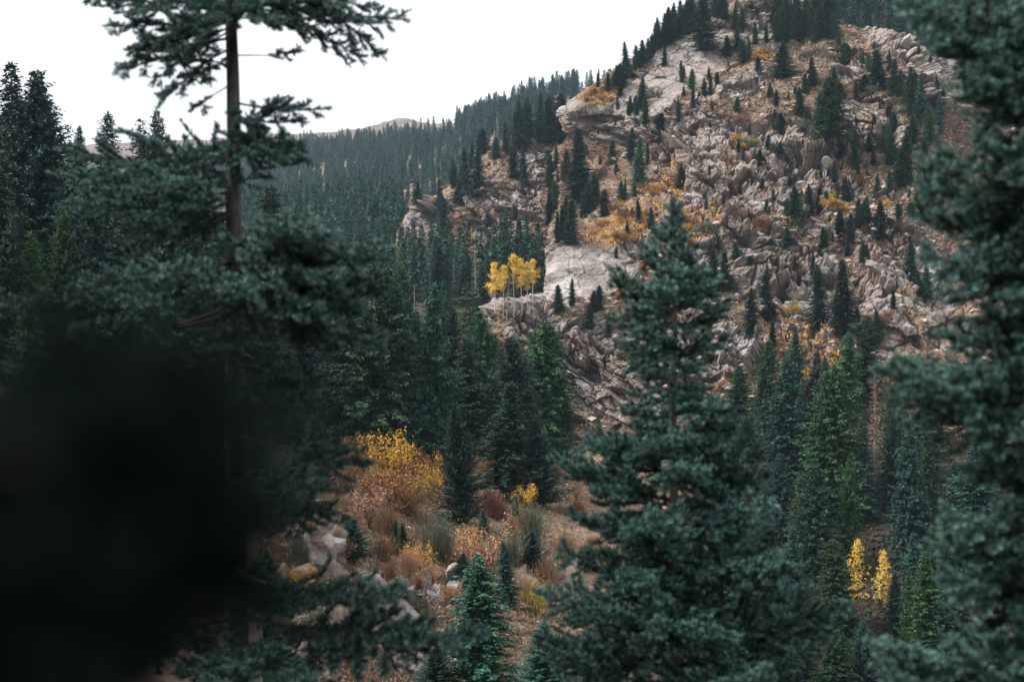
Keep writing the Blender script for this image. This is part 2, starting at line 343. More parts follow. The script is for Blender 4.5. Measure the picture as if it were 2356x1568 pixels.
rock = np.clip(np.maximum(rock, .5*sstep(0, .4, fbm(P, 12, 3, 12))), 0, 1)
d, crack, cid = rocky(P, N, rock, 1.5, 40); d *= .12+.88*np.minimum(1, sstep(4, 45, np.tile(np.arange(G.shape[1]), G.shape[0])))
d = d+fbm(P, 30, 3, 14)*2.5-3*blobs(P, [(1190, 495, 60, 10, 15, 1), (1100, 520, 40, 8, -10, 1), (1180, 440, 60, 7, 5, .7)])
c = lerp(soil_color(P, 4), rock_color(P, rock, cid, 7, 0), sstep(.25, .55, rock))
c = lerp(c, np.array([.13, .07, .045]), blobs(P, [(1290, 430, 60, 120, 0, 1)])*(1-rock)*.8)
knoll = grid_obj('rocky_hill', (P+norm(N*np.array([1, 1, .25]))*d[:, None]).reshape(G.shape), c, M_terr, False)

# --- far wooded ridge with a bare brown crest
rows = [
 [(100, 560, 900), (430, 560, 860), (620, 540, 830), (800, 540, 800), (1000, 540, 760), (1150, 540, 720), (1300, 540, 700), (1500, 500, 700)],
 [(100, 480, 1150), (430, 480, 1080), (620, 475, 1010), (800, 460, 960), (1000, 440, 900), (1150, 420, 820), (1300, 400, 780), (1500, 380, 760)],
 [(100, 420, 1500), (430, 420, 1400), (620, 410, 1300), (800, 390, 1220), (1000, 370, 1080), (1150, 340, 940), (1300, 300, 860), (1500, 270, 830)],
 [(100, 365, 1900), (430, 360, 1800), (620, 350, 1680), (800, 338, 1560), (1000, 320, 1350), (1150, 290, 1050), (1300, 245, 930), (1500, 200, 890)],
 [(100, 338, 2200), (430, 330, 2100), (620, 315, 2000), (800, 305, 1900), (930, 288, 1750), (1050, 289, 1450), (1180, 256, 1130), (1330, 212, 980), (1500, 150, 930)][:8],
 [(100, 350, 2500), (430, 345, 2400), (620, 330, 2300), (800, 318, 2200), (930, 305, 2050), (1050, 305, 1700), (1180, 275, 1300), (1330, 230, 1100)],
]
G = net(rows, 3.2, 2.6); P = G.reshape(-1, 3); N = normals(G).reshape(-1, 3); uu, vv = uv_of(P)
d = fbm(P, 160, 5, 30)*9+fbm(P, 40, 4, 31, ridged=True)*3
d = d+5*np.exp(-((uu-925)/42)**2-((vv-292)/16)**2)
c = np.array([.12, .095, .082])*np.ones((len(P), 1)); c = lerp(c, np.array([.175, .14, .125]), sstep(-.2, .4, fbm(P, 60, 5, 33))); c = lerp(c, np.array([.08, .075, .06]), sstep(.1, .5, fbm(P, 25, 4, 34))*.8)
far_hill = grid_obj('far_hill', (P+N*d[:, None]).reshape(G.shape), c, M_far)
FAR_G = (P+N*d[:, None]).reshape(G.shape)

# --- steep wooded slope behind the mountain's shoulder
rows = [[(1500, 480, 520), (1800, 480, 505), (2100, 470, 490), (2600, 470, 490)], [(1500, 250, 560), (1800, 250, 545), (2100, 250, 530), (2600, 250, 530)],
        [(1560, 60, 620), (1800, 40, 605), (2100, 20, 590), (2600, 0, 590)], [(1680, -160, 720), (1850, -180, 705), (2100, -230, 690), (2600, -260, 690)]]
G = net(rows, 6, 6); P = G.reshape(-1, 3); N = normals(G).reshape(-1, 3)
d = fbm(P, 40, 4, 130)*4
US_G = (P+N*d[:, None]).reshape(G.shape)
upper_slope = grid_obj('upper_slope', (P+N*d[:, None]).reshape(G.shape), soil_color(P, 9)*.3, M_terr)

# --- valley side in the middle: near brown clearing below, wooded slope above
rows = [
 [(-300, 2500, 52), (200, 2500, 54), (600, 2500, 56), (900, 2500, 56), (1150, 2500, 57), (1400, 2500, 60), (1700, 2500, 66)],
 [(-300, 1850, 68), (200, 1830, 70), (600, 1800, 72), (900, 1800, 72), (1150, 1800, 74), (1400, 1800, 78), (1700, 1800, 84)],
 [(-300, 1568, 84), (200, 1568, 86), (600, 1568, 88), (900, 1568, 88), (1150, 1568, 91), (1400, 1568, 96), (1700, 1568, 102)],
 [(-300, 1400, 98), (200, 1400, 99), (600, 1400, 100), (830, 1390, 103), (1080, 1400, 108), (1400, 1410, 116), (1700, 1420, 122)],
 [(-300, 1260, 112), (200, 1260, 113), (600, 1250, 114), (850, 1240, 120), (1050, 1255, 127), (1400, 1290, 138), (1700, 1300, 144)],
 [(-300, 1150, 128), (200, 1150, 128), (600, 1140, 132), (850, 1120, 142), (1060, 1160, 150), (1400, 1200, 160), (1700, 1220, 166)],
 [(-300, 1050, 145), (200, 1050, 147), (600, 1040, 160), (850, 1030, 170), (1060, 1075, 182), (1300, 1100, 190), (1420, 1150, 196)],
 [(-300, 960, 170), (200, 960, 172), (600, 950, 190), (850, 940, 205), (1060, 980, 218), (1240, 1000, 226), (1330, 1060, 236)],
 [(-300, 850, 215), (200, 850, 220), (600, 850, 245), (850, 845, 262), (1040, 860, 275), (1180, 880, 284), (1300, 960, 296)],
 [(-300, 750, 280), (200, 750, 290), (600, 750, 320), (850, 750, 335), (1040, 750, 340), (1160, 765, 345), (1290, 850, 350)],
 [(-300, 660, 370), (200, 660, 380), (600, 660, 410), (850, 660, 415), (1040, 660, 410), (1160, 670, 400), (1300, 700, 390)],
 [(-300, 590, 470), (200, 590, 480), (600, 590, 510), (850, 590, 500), (1040, 600, 480), (1160, 610, 450), (1310, 620, 430)],
 [(-300, 535, 580), (200, 535, 590), (600, 535, 620), (850, 520, 610), (1000, 540, 570), (1160, 560, 500), (1320, 560, 470)],
 [(-300, 520, 680), (200, 520, 690), (600, 510, 720), (850, 490, 700), (1000, 520, 660), (1160, 560, 560), (1320, 560, 520)],
]
G = net(rows, 2.6, 2.6); P = G.reshape(-1, 3); N = normals(G).reshape(-1, 3); uu, vv = uv_of(P)
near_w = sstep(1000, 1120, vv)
d = fbm(P, 14, 4, 200)*1.0+fbm(P, 3, 4, 201)*.3+fbm(P, .9, 3, 202)*.08*near_w+(1-near_w)*fbm(P, 30, 3, 203)*2
rock = blobs(P, [(735, 1275, 62, 55, 20, 1), (905, 1380, 50, 110, -38, 1), (1010, 1370, 60, 30, 20, .8), (720, 1470, 110, 110, 0, .85), (880, 1500, 130, 80, 0, .6), (1230, 1330, 60, 30, -5, .7), (280, 1250, 60, 30, 0, .9), (1290, 1300, 60, 35, 0, .5)])
rock = np.clip(rock, 0, 1)
d2, crack, cid = rocky(P*2.2, N, rock, .8, 80); d = d+d2*rock
c = np.array([.100, .066, .048])*np.ones((len(P), 1))
c = lerp(c, np.array([.175, .122, .086]), sstep(-.1, .45, fbm(P, 6, 4, 210)+.4*fbm(P, .8, 3, 211)))
c = lerp(c, np.array([.10, .065, .04]), sstep(.05, .5, fbm(P, 2.2, 4, 212))*.7)
c = lerp(c, np.array([.22, .15, .08]), sstep(.2, .5, fbm(P, 4, 4, 213))*.5)
c = lerp(c, rock_color(P*2, rock, cid, 17), sstep(.3, .6, rock+.3*fbm(P, 1, 3, 214)))
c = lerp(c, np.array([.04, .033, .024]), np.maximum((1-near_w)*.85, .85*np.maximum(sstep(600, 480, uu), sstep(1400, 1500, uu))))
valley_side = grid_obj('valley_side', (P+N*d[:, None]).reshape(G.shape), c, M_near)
VS_G = (P+N*d[:, None]).reshape(G.shape)

# --- wooded hillside on the left
rows = [
 [(-400, 1900, 45), (0, 1900, 46), (250, 1900, 48), (450, 1900, 52), (620, 1900, 58)],
 [(-400, 1300, 75), (0, 1300, 78), (250, 1300, 82), (450, 1300, 88), (600, 1350, 95)],
 [(-400, 1000, 98), (0, 1000, 100), (250, 1010, 106), (450, 1040, 116), (590, 1150, 128)],
 [(-400, 820, 118), (0, 820, 122), (250, 840, 130), (450, 880, 142), (585, 1000, 155)],
 [(-400, 650, 140), (0, 660, 146), (250, 690, 156), (430, 740, 170), (580, 900, 190)],
 [(-400, 520, 165), (0, 530, 172), (230, 570, 184), (400, 640, 202), (570, 820, 225)],
 [(-400, 430, 190), (0, 440, 198), (220, 490, 212), (380, 560, 232), (560, 760, 260)],
 [(-400, 420, 230), (0, 440, 240), (220, 500, 255), (380, 590, 275), (560, 800, 300)],
]
G = net(rows, 5, 5); P = G.reshape(-1, 3); N = normals(G).reshape(-1, 3)
d = fbm(P, 14, 4, 230)*1.2+fbm(P, 3, 3, 231)*.3
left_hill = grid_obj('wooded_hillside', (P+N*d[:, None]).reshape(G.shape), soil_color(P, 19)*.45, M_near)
LH_G = (P+N*d[:, None]).reshape(G.shape)

# --- ground the photographer stands on, dropping to the valley, and the wide valley floor
def ground_z(x, y): return -1.65-.46*y-.012*np.maximum(-y, 0)**1.2+.0*x
xs = np.linspace(-60, 60, 90); ys = np.linspace(-45, 64, 90); X, Yg = np.meshgrid(xs, ys)
Pn = np.stack([X, Yg, ground_z(X, Yg)], -1); pf = Pn.reshape(-1, 3); pf[:, 2] += fbm(pf, 7, 4, 300)*.4
hillside = grid_obj('hillside', pf.reshape(Pn.shape), np.array([.06, .045, .03])*(1+.5*fbm(pf, 1.5, 3, 301))[:, None], M_near)
xs = np.linspace(-3500, 3500, 60); ys = np.linspace(-400, 2900, 60); X, Yg = np.meshgrid(xs, ys)
Pg = np.stack([X, Yg, np.full_like(X, -72.)], -1); pf = Pg.reshape(-1, 3)
ground = grid_obj('ground', Pg, np.array([.07, .06, .04])*np.ones((len(pf), 1)), M_far)

bpy.context.view_layer.update()
DG = bpy.context.evaluated_depsgraph_get()
def cast(u, v, objs):
    dr = Vector(((u-CX)/FPX, 1, (CY-v)/FPX)).normalized(); best = None
    for o in objs:
        ok, p, n, i = o.ray_cast(Vector((0, 0, 0)), dr, distance=6000)
        if ok and (best is None or p.length < best[0].length): best = (p, n, o)
    return best
TERR = [mountain, knoll, far_hill, upper_slope, valley_side, left_hill]
def down(x, y, objs):
    best = None
    for o in objs:
        ok, p, n, i = o.ray_cast(Vector((x, y, 600)), Vector((0, 0, -1)))
        if ok and (best is None or p.z > best.z): best = p
    return best
def hidden(p, objs, margin=4):
    d = p.length; dr = p.normalized()
    for o in objs:
        ok, q, n, i = o.ray_cast(Vector((0, 0, 0)), dr, distance=d-margin)
        if ok: return True
    return False

# ---------------------------------------------------------------- conifers of the forest
def sprays(P, D, N, l, wd):
    """diamond shaped leaf sprays: base P, direction D, normal N"""
    S = norm(np.cross(D, N)); l = l[:, None]; wd = wd[:, None]
    mid = P+D*l*.45+N*l*.06
    V = np.stack([P, mid+S*wd*.5, P+D*l-N*l*.08, mid-S*wd*.5], 1).reshape(-1, 3)
    F = np.arange(len(P)*4).reshape(-1, 4)
    return V, F
def fbm_gap(az, t, a): return math.sin(az*2+a[0]+t*23)+math.sin(az*3+a[1]-t*31)+math.sin(t*47+a[2]) > 1.9
def conifer(seed, R=.16, style='spruce', detail=1.0, z0=.04, H=10.0):
    r = np.random.default_rng(seed); g = Geo(); gt = Geo()
    Rm = R*H; z = z0*H
    step = {'spruce': .26, 'fir': .24, 'young': .30, 'sparse': .36, 'far': .42}[style]/math.sqrt(detail)
    Ps, Ds, Ns, ls, ws, ts = [], [], [], [], [], []
    lobe_a = r.uniform(0, 6.28, 3); lobe_f = r.uniform(2.2, 5, 3)
    lean = r.normal(0, .012, 2)
    while z < H*.992:
        t = z/H
        if style == 'fir': prof = min(1, (1-t)**.72*1.12)*(.75+.25*math.sin(min(1, t/.3)*1.57))
        elif style == 'young': prof = (1-t)**.82*(.8+.2*min(1, t/.12))
        elif style == 'sparse': prof = (1-t)**.6*(.35+.65*min(1, t/.5))
        else: prof = (1-t)**.8*(.7+.3*min(1, t/.22))
        nb = {'spruce': 7, 'fir': 8, 'young': 9, 'sparse': 5, 'far': 7}[style]
        a0 = r.uniform(0, 6.28)
        for k in range(nb):
            az = a0+k*6.28/nb+r.normal(0, .25)
            lob = 1+.30*sum(math.sin(lobe_f[q]*az*(1 if q else .5)+lobe_a[q]+t*(7+4*q)) for q in range(3))*.6
            L = Rm*prof*lob*r.uniform(.45, 1.15)+.10
            if r.random() < .13: L *= .4
            if fbm_gap(az, t, lobe_a): continue
            if style == 'sparse' and r.random() < .3: L *= .4
            el = (.62*t**1.5-.12 if style != 'young' else .5*t+.12)+r.normal(0, .09)
            sag = {'spruce': .16, 'fir': .05, 'young': -.06, 'sparse': .2, 'far': .12}[style]
            sp = (.16 if style != 'far' else .4)/detail**.5
            n = max(2, int(L/sp)); s = (np.arange(n)+r.uniform(.2, 1, n))/n; s = np.clip(s, .12 if style != 'sparse' else .4, 1)
            o = np.array([math.cos(az), math.sin(az), 0.])
            s = np.repeat(s, 3 if style != 'far' else 2); n = len(s)
            pos = o*(s*L*math.cos(el))[:, None]+np.array([0, 0, 1.])*(z+s*L*math.sin(el)-sag*L*s*s*1.2+.10*L*np.maximum(s-.75, 0)*2)[:, None]
            pos[:, :2] += lean*z
            pos += r.normal(0, .045, (n, 3))
            side = np.tile([-1, 1, 0] if style != 'far' else [-1, 1], n)[:n]
            sd_ = az+side*(.95+r.normal(0, .25, n))*(1.0-.25*s)
            dz = r.normal(-.12 if style != 'young' else .2, .32, n)
            D = norm(np.stack([np.cos(sd_), np.sin(sd_), dz], 1))
            Nn = norm(np.array([0, 0, 1.])+r.normal(0, .55, (n, 3)))
            bl = (.22+.36*(1-s)*min(1, L/1.6))*(1.5 if style == 'far' else .76)*r.uniform(.75, 1.25, n)
            Ps.append(pos); Ds.append(D); Ns.append(Nn); ls.append(bl); ws.append(bl*(.46 if style != 'far' else .6))
            ts.append(np.clip(r.normal(.45, .22, n)+r.normal(0, .1), 0, 1))
            if style in ('sparse',) and r.random() < .8:
                q = np.linspace(0, 1, 4); pp = o*(q*L*math.cos(el))[:, None]+np.array([0, 0, 1.])*(z+q*L*math.sin(el)-sag*L*q*q*1.2)[:, None]; pp[:, :2] += lean*z
                gt.add(*tube(pp, np.array([.03, .022, .015, .008]), 3))
        z += step*r.uniform(.75, 1.25)*(1.15-.5*t)
    # leader
    Ps.append(np.array([[0, 0, H*.985]])+np.r_[lean*H, 0]+r.normal(0, .02, (6, 3))); Ds.append(norm(np.array([0, 0, 1.])+r.normal(0, .35, (6, 3)))); Ns.append(norm(r.normal(0, 1, (6, 3)))); ls.append(np.full(6, .3)); ws.append(np.full(6, .1)); ts.append(np.full(6, .6))
    P, D, N, l, wd, T = map(np.concatenate, (Ps, Ds, Ns, ls, ws, ts))
    V, F = sprays(P, D, N, l, wd); g.add(V, F, 0, np.repeat(T, 4))
    zz = np.linspace(-.6, H*.97, 8); pts = np.c_[lean[0]*zz, lean[1]*zz, zz]
    V, F = tube(pts, (1-np.clip(zz/H, 0, 1))*.15+.012, 6); gt.add(V, F)
    return g, gt
PROTO = {}
def proto(style, k):
    key = (style, k)
    if key not in PROTO:
        R = {'spruce': .235, 'fir': .30, 'young': .36, 'sparse': .21}[style]*(1+.18*((k*37 % 5)/2-1))
        g, gt = conifer(1000+sum(map(ord, style))*7+k, R, style, 2.5 if style != 'sparse' else 1.8)
        cm = g.mesh(style+'_crown', [M_spruce]); tm = gt.mesh(style+'_trunk', [M_bark], True)
        gg = Geo()
        gg.V = g.V+gt.V; gg.L = list(g.L)+[x+g.n for x in gt.L]; gg.S = g.S+gt.S; gg.M = g.M+[np.full(len(x), 1) for x in gt.M]; gg.T = g.T+gt.T
        PROTO[key] = (cm, tm, gg.mesh(style+'_tree', [M_spruce, M_bark]))
    return PROTO[key]
TREES = []     # (object, base point, height, style, zone, hue)
HUES = {'teal': (.92, 1.02, 1.06), 'green': (1.1, 1.18, .72), 'blue': (1.12, 1.22, 1.36), 'olive': (1.55, 1.35, .72), 'dark': (.62, .68, .70)}
NAMES = {'spruce': 'spruce_tree', 'fir': 'fir_tree', 'young': 'young_spruce', 'sparse': 'pine_tree'}
def tree(p, h, style='spruce', zone='', hue='teal', wide=1.0, parts=False, tilt=0):
    k = int(RNG.integers(0, 6 if style != 'young' else 4)); cm, tm, fm = proto(style, k)
    s = h/10.0; rz = RNG.uniform(0, 6.28)
    if parts:
        root = link(NAMES[style], None, None, p); root.empty_display_size = .5
        a = link('crown', cm, root); link('trunk', tm, root)
        kids = [a]
    else:
        root = link(NAMES[style], fm, None, p); kids = [root]
    wv = RNG.uniform(.72, 1.25)*wide; root.scale = (s*wv, s*wv*RNG.uniform(.85, 1.15), s); root.rotation_euler = (RNG.normal(0, .03), tilt+RNG.normal(0, .03), rz)
    j = RNG.normal(1, .05, 3)*RNG.uniform(.65, 1.4)
    for o in kids: o.color = (*[float(x) for x in np.array(HUES[hue])*j], 1)
    TREES.append((root, Vector(p), h, style, zone, hue))
    return root
def tree_px(u, v, vt, style='spruce', zone='', hue='teal', wide=1.0, objs=None, parts=None):
    hit = cast(u, v, objs or TERR)
    if hit is None: return None
    p = hit[0]; h = (v-vt)/FPX*p.y*1.1
    return tree(p-Vector((0, 0, .15)), h, style, zone, hue, wide, parts=(v-vt) > 95 if parts is None else parts)

# mountain trees, read off the photograph: x, y of the foot and y of the top
ZR = 'on the ridge crest against the sky'
for x, y, t, st, wd in [(800, 250, -15, 'spruce', 1.25), (575, 238, 110, 'fir', .8), (620, 205, 60, 'fir', .8), (652, 188, 40, 'spruce', 1), (685, 168, 28, 'fir', .8), (725, 150, 30, 'spruce', 1), (545, 265, 190, 'fir', .9),
        (500, 320, 215, 'spruce', 1), (470, 335, 240, 'spruce', 1), (530, 300, 205, 'fir', .8), (425, 385, 228, 'spruce', .8), (390, 430, 330, 'fir', 1), (370, 415, 335, 'spruce', 1.1), (280, 425, 352, 'spruce', .9), (330, 440, 372, 'fir', .9),
        (850, 82, -30, 'spruce', 1), (880, 90, -25, 'spruce', 1), (905, 105, -20, 'spruce', 1), (415, 380, 270, 'spruce', 1), (745, 110, -10, 'fir', .8)]:
    tree_px(*R3(x, y), R3(x, t-12)[1], st, ZR, random.choice(['teal', 'dark']), wd*1.25, [mountain])
ZC = 'on the pale cliff'
for x, y, t, st, wd in [(605, 322, 232, 'spruce', 1.1), (690, 402, 300, 'fir', 1), (738, 432, 342, 'fir', 1), (700, 472, 418, 'fir', 1.1), (490, 525, 385, 'spruce', 1.4), (512, 605, 480, 'fir', 1), (580, 690, 560, 'fir', 1), (470, 592, 470, 'spruce', 1), (675, 592, 490, 'spruce', 1.2),
        (820, 382, 328, 'spruce', 1), (800, 462, 380, 'spruce', 1), (832, 462, 368, 'spruce', 1), (745, 522, 430, 'spruce', .9), (772, 505, 440, 'spruce', 1), (865, 392, 350, 'spruce', 1), (918, 342, 288, 'spruce', 1), (440, 545, 470, 'fir', 1), (390, 470, 420, 'fir', 1.1), (430, 560, 510, 'young', .9), (378, 530, 470, 'spruce', 1)]:
    tree_px(*R3(x, y), R3(x, t)[1], st, ZC, random.choice(['teal', 'dark', 'green']), wd, [mountain])
ZT = 'just below the summit rocks'
for x, y, t, st, wd in [(910, 275, 190, 'fir', .9), (958, 245, 130, 'spruce', 1.1), (950, 145, 30, 'spruce', 1), (985, 155, 45, 'spruce', 1), (1050, 215, 120, 'spruce', 1), (1100, 205, 128, 'spruce', 1), (990, 305, 215, 'fir', .9), (1015, 290, 208, 'spruce', 1), (1160, 205, 60, 'spruce', 1), (1150, 135, -30, 'fir', .9), (1200, 160, -10, 'spruce', 1), (1240, 185, 70, 'fir', 1), (1290, 155, -10, 'spruce', 1), (1340, 155, -20, 'fir', .9), (1390, 175, -20, 'spruce', 1), (1425, 165, -5, 'spruce', 1), (1260, 150, 10, 'fir', .9), (1190, 200, 90, 'spruce', 1), (1310, 165, 40, 'spruce', 1)]:
    tree_px(*R3(x, y), R3(x, t-10)[1], st, ZT, random.choice(['teal', 'green']), wd*1.2, [mountain])
ZM = 'on the brown upper rock face'
for x, y, t, st, wd in [(1180, 382, 215, 'fir', 1.8), (1490, 312, 215, 'fir', 1.6), (1328, 425, 288, 'fir', 1.1), (1290, 455, 365, 'fir', 1.2), (1265, 562, 435, 'fir', 1), (1150, 515, 438, 'fir', 1), (1210, 492, 445, 'young', 1), (1420, 672, 395, 'fir', 1.25), (1370, 602, 460, 'fir', 1.1), (1170, 642, 555, 'young', 1.5), (1142, 600, 535, 'spruce', 1),
        (1070, 802, 732, 'young', 1.7), (965, 742, 680, 'young', 1), (690, 912, 805, 'fir', 1.2), (1270, 802, 715, 'young', 1.3), (1470, 772, 685, 'young', 1), (1530, 802, 660, 'spruce', 1.3), (1605, 742, 658, 'young', 1), (1215, 900, 862, 'young', 1.6)]:
    tree_px(*R3(x, y), R3(x, t)[1], st, ZM, random.choice(['teal', 'green', 'dark']), wd, [mountain])
ZF = 'on the right flank of the rocky mountain'
for x, y, t, st, wd in [(1720, 642, 548, 'young', 1), (1620, 495, 440, 'young', 1), (1655, 530, 470, 'spruce', 1), (1650, 445, 258, 'spruce', 1.4), (1600, 345, 260, 'fir', 1), (1720, 475, 300, 'fir', 1), (1755, 475, 350, 'fir', 1), (1812, 565, 345, 'spruce', 1.2), (1852, 605, 400, 'fir', .9), (1900, 695, 525, 'fir', 1), (1942, 645, 470, 'spruce', 1), (1820, 705, 570, 'young', .9), (1790, 755, 690, 'young', 1.2), (1682, 745, 615, 'fir', 1), (1760, 905, 670, 'fir', 1.3), (1702, 810, 640, 'fir', 1.1), (1622, 805, 740, 'young', 1.3), (1640, 955, 855, 'young', .9), (1702, 965, 835, 'young', .9), (1550, 855, 800, 'spruce', 1), (1700, 570, 500, 'young', 1), (1880, 560, 470, 'spruce', 1)]:
    tree_px(*R3(x, y), R3(x, t)[1], st, ZF, random.choice(['teal', 'green', 'blue']), wd, [mountain])
ZB = 'among the boulders on the middle slope'
for x, y, t, st, wd in [(1240, 1062, 915, 'fir', 1.1), (1310, 1035, 905, 'fir', 1.1), (1352, 1052, 958, 'young', .9), (1490, 985, 868, 'fir', 1), (1450, 965, 895, 'fir', 1), (1390, 992, 930, 'fir', 1.1), (1550, 1112, 975, 'young', .9), (1460, 1185, 1035, 'young', 1.5), (1512, 1175, 1045, 'spruce', 1.3), (1602, 1105, 995, 'spruce', 1.2), (1660, 1165, 990, 'spruce', 1.4), (1712, 1185, 1085, 'young', 1), (1840, 1005, 840, 'fir', 1), (1890, 1065, 845, 'fir', .9), (1862, 1085, 1000, 'young', 1), (1100, 1032, 970, 'young', 1.6),
        (1385, 1205, 1112, 'young', 1.2), (1205, 1197, 1110, 'young', 1.4), (950, 1265, 1185, 'young', 1.1), (1575, 1275, 1180, 'fir', 1.1), (1500, 1245, 1170, 'young', 1.2), (1020, 1292, 1240, 'young', 1.1)]:
    tree_px(*R3(x, y), R3(x, t)[1], st, ZB, random.choice(['teal', 'green', 'dark']), wd, [mountain])
ZL = 'standing below the rock overhangs'
for x, y, t, st, wd in [(850, 1420, 1225, 'spruce', 1.2), (902, 1420, 1240, 'spruce', 1.2), (790, 1425, 1280, 'fir', .9), (1805, 1365, 1180, 'spruce', 1.4), (1880, 1465, 1305, 'fir', .9), (1840, 1425, 1320, 'spruce', 1.3), (1330, 1345, 1230, 'fir', .7), (1360, 1600, 1310, 'spruce', 1.5), (1490, 1660, 1295, 'spruce', 1.35), (1095, 1560, 1310, 'spruce', 1.1), (1025, 1640, 1420, 'spruce', 1.2), (1722, 1505, 1415, 'young', .9), (1440, 1620, 1420, 'spruce', 1.2), (1545, 1640, 1500, 'spruce', 1.1), (1135, 1690, 1560, 'spruce', 1.2), (1640, 1670, 1520, 'fir', .9)]:
    tree_px(*R3(x, y), R3(x, t)[1], st, ZL, random.choice(['teal', 'dark']), wd, [mountain])
ZG = 'in the red gully beside the cliff'
for x, y, t, st, wd in [(195, 985, 650, 'spruce', 1.25), (225, 1055, 890, 'fir', 1), (312, 1055, 930, 'fir', 1), (145, 1190, 985, 'fir', 1), (350, 795, 685, 'fir', .9), (442, 785, 635, 'fir', 1), (480, 905, 690, 'spruce', 1.1), (522, 805, 690, 'spruce', 1), (395, 985, 885, 'fir', 1), (485, 1085, 975, 'young', .9), (540, 1135, 1015, 'young', 1), (70, 955, 835, 'spruce', 1), (265, 1010, 850, 'spruce', 1.2), (110, 1160, 1010, 'spruce', 1.1), (85, 1180, 1040, 'fir', .9), (285, 700, 640, 'spruce', 1), (370, 1255, 1198, 'young', 1), (410, 960, 880, 'spruce', 1)]:
    tree_px(*R3(x, y), R3(x, t)[1], st, ZG, random.choice(['teal', 'dark']), wd, [mountain, knoll])
ZS = 'at the foot of the grey slab'
for x, y, t, st, wd in [(92, 1525, 1395, 'fir', 1.3), (155, 1485, 1365, 'fir', .9), (282, 1505, 1395, 'fir', 1), (262, 1520, 1420, 'young', 1.1), (240, 1600, 1480, 'fir', 1), (330, 1640, 1520, 'fir', 1)]:
    tree_px(*R3(x, y), R3(x, t)[1], st, ZS, random.choice(['teal', 'dark']), wd, [mountain])
for q in range(22):
    x, y = RNG.uniform(1120, 1470), RNG.uniform(90, 225)
    tree_px(*R3(x, y), R3(x, y-RNG.uniform(90, 165))[1], random.choice(['fir', 'spruce', 'fir']), ZT, random.choice(['teal', 'green', 'teal']), 1.1, [mountain], parts=False)
for q in range(16):
    x = RNG.uniform(550, 760); y = 262-(x-545)*.62+RNG.uniform(-5, 18)
    tree_px(*R3(x, y), R3(x, y-RNG.uniform(90, 165))[1], random.choice(['fir', 'spruce', 'spruce']), ZR, random.choice(['teal', 'dark']), 1.1, [mountain], parts=False)
for u, v, t, st in [(1262, 520, 440, 'spruce'), (1275, 490, 420, 'fir'), (1285, 455, 390, 'spruce'), (1268, 430, 360, 'fir'), (1300, 415, 350, 'fir'), (1318, 470, 400, 'spruce'), (1345, 500, 445, 'fir'), (1300, 525, 455, 'spruce'), (1340, 430, 385, 'fir'), (1280, 385, 330, 'spruce'), (1375, 455, 410, 'spruce')]:
    tree_px(u, v, t, st, ZG, random.choice(['teal', 'dark', 'green']), 1.15, [mountain, knoll], parts=False)
# small trees sown over the rock between the larger ones
for q in range(95):
    x, y = (RNG.uniform(1430, 1960), RNG.uniform(260, 1120)) if q < 58 else (RNG.uniform(250, 1450), RNG.uniform(250, 1200))
    tree_px(*R3(x, y), R3(x, y-RNG.uniform(35, 110 if q < 58 else 75))[1], random.choice(['fir', 'young', 'spruce', 'fir']), ZF if q < 58 else ZM, random.choice(['teal', 'green', 'dark']), RNG.uniform(.9, 1.4), [mountain], parts=False)
# knoll trees (full view coordinates)
ZK = 'on top of the rocky knoll'
for u, v, t, st in [(1190, 340, 240, 'spruce'), (1215, 335, 235, 'fir'), (1240, 330, 222, 'spruce'), (1262, 330, 230, 'fir'), (1285, 330, 225, 'fir'), (1302, 325, 238, 'spruce'), (1110, 355, 300, 'fir'), (1085, 390, 330, 'spruce'), (1140, 365, 320, 'fir'), (1165, 350, 285, 'spruce')]:
    tree_px(u, v, t, st, ZK, random.choice(['teal', 'dark']), 1.25, [knoll])
ZK2 = 'on the face of the rocky knoll'
for u, v, t, st in [(1075, 440, 345, 'spruce'), (1100, 455, 350, 'fir'), (1180, 410, 330, 'fir'), (1205, 440, 345, 'spruce'), (1060, 470, 385, 'fir'), (1010, 500, 420, 'spruce'), (1260, 410, 350, 'fir'), (1285, 420, 360, 'spruce'), (1020, 530, 450, 'fir'), (960, 470, 420, 'fir'), (990, 430, 390, 'spruce'), (1045, 430, 370, 'spruce')]:
    tree_px(u, v, t, st, ZK2, random.choice(['teal', 'dark']), 1.15, [knoll])

def scatter(G, n, mind, filt=None, seed=0):
    """points on a terrain grid, spaced at least mind metres apart"""
    r = np.random.default_rng(seed); h, wd = G.shape[:2]; out = []; cell = {}
    a = np.linalg.norm(np.cross(np.diff(G, axis=0)[:, :-1], np.diff(G, axis=1)[:-1]), axis=2).ravel(); a = a/a.sum()
    for q in r.choice(len(a), size=n*8, p=a):
        i, j = divmod(int(q), wd-1); p = G[i, j]+(G[i+1, j+1]-G[i, j])*r.random()
        u, v = CX+p[0]/p[1]*FPX, CY-p[2]/p[1]*FPX
        if filt and not filt(u, v, p): continue
        k = (int(p[0]//mind), int(p[1]//mind))
        if any((p[0]-x)**2+(p[1]-y)**2 < mind*mind for dx in (-1, 0, 1) for dy in (-1, 0, 1) for (x, y) in cell.get((k[0]+dx, k[1]+dy), ())): continue
        cell.setdefault(k, []).append((p[0], p[1])); out.append((Vector(p), u, v))
        if len(out) >= n: break
    return out
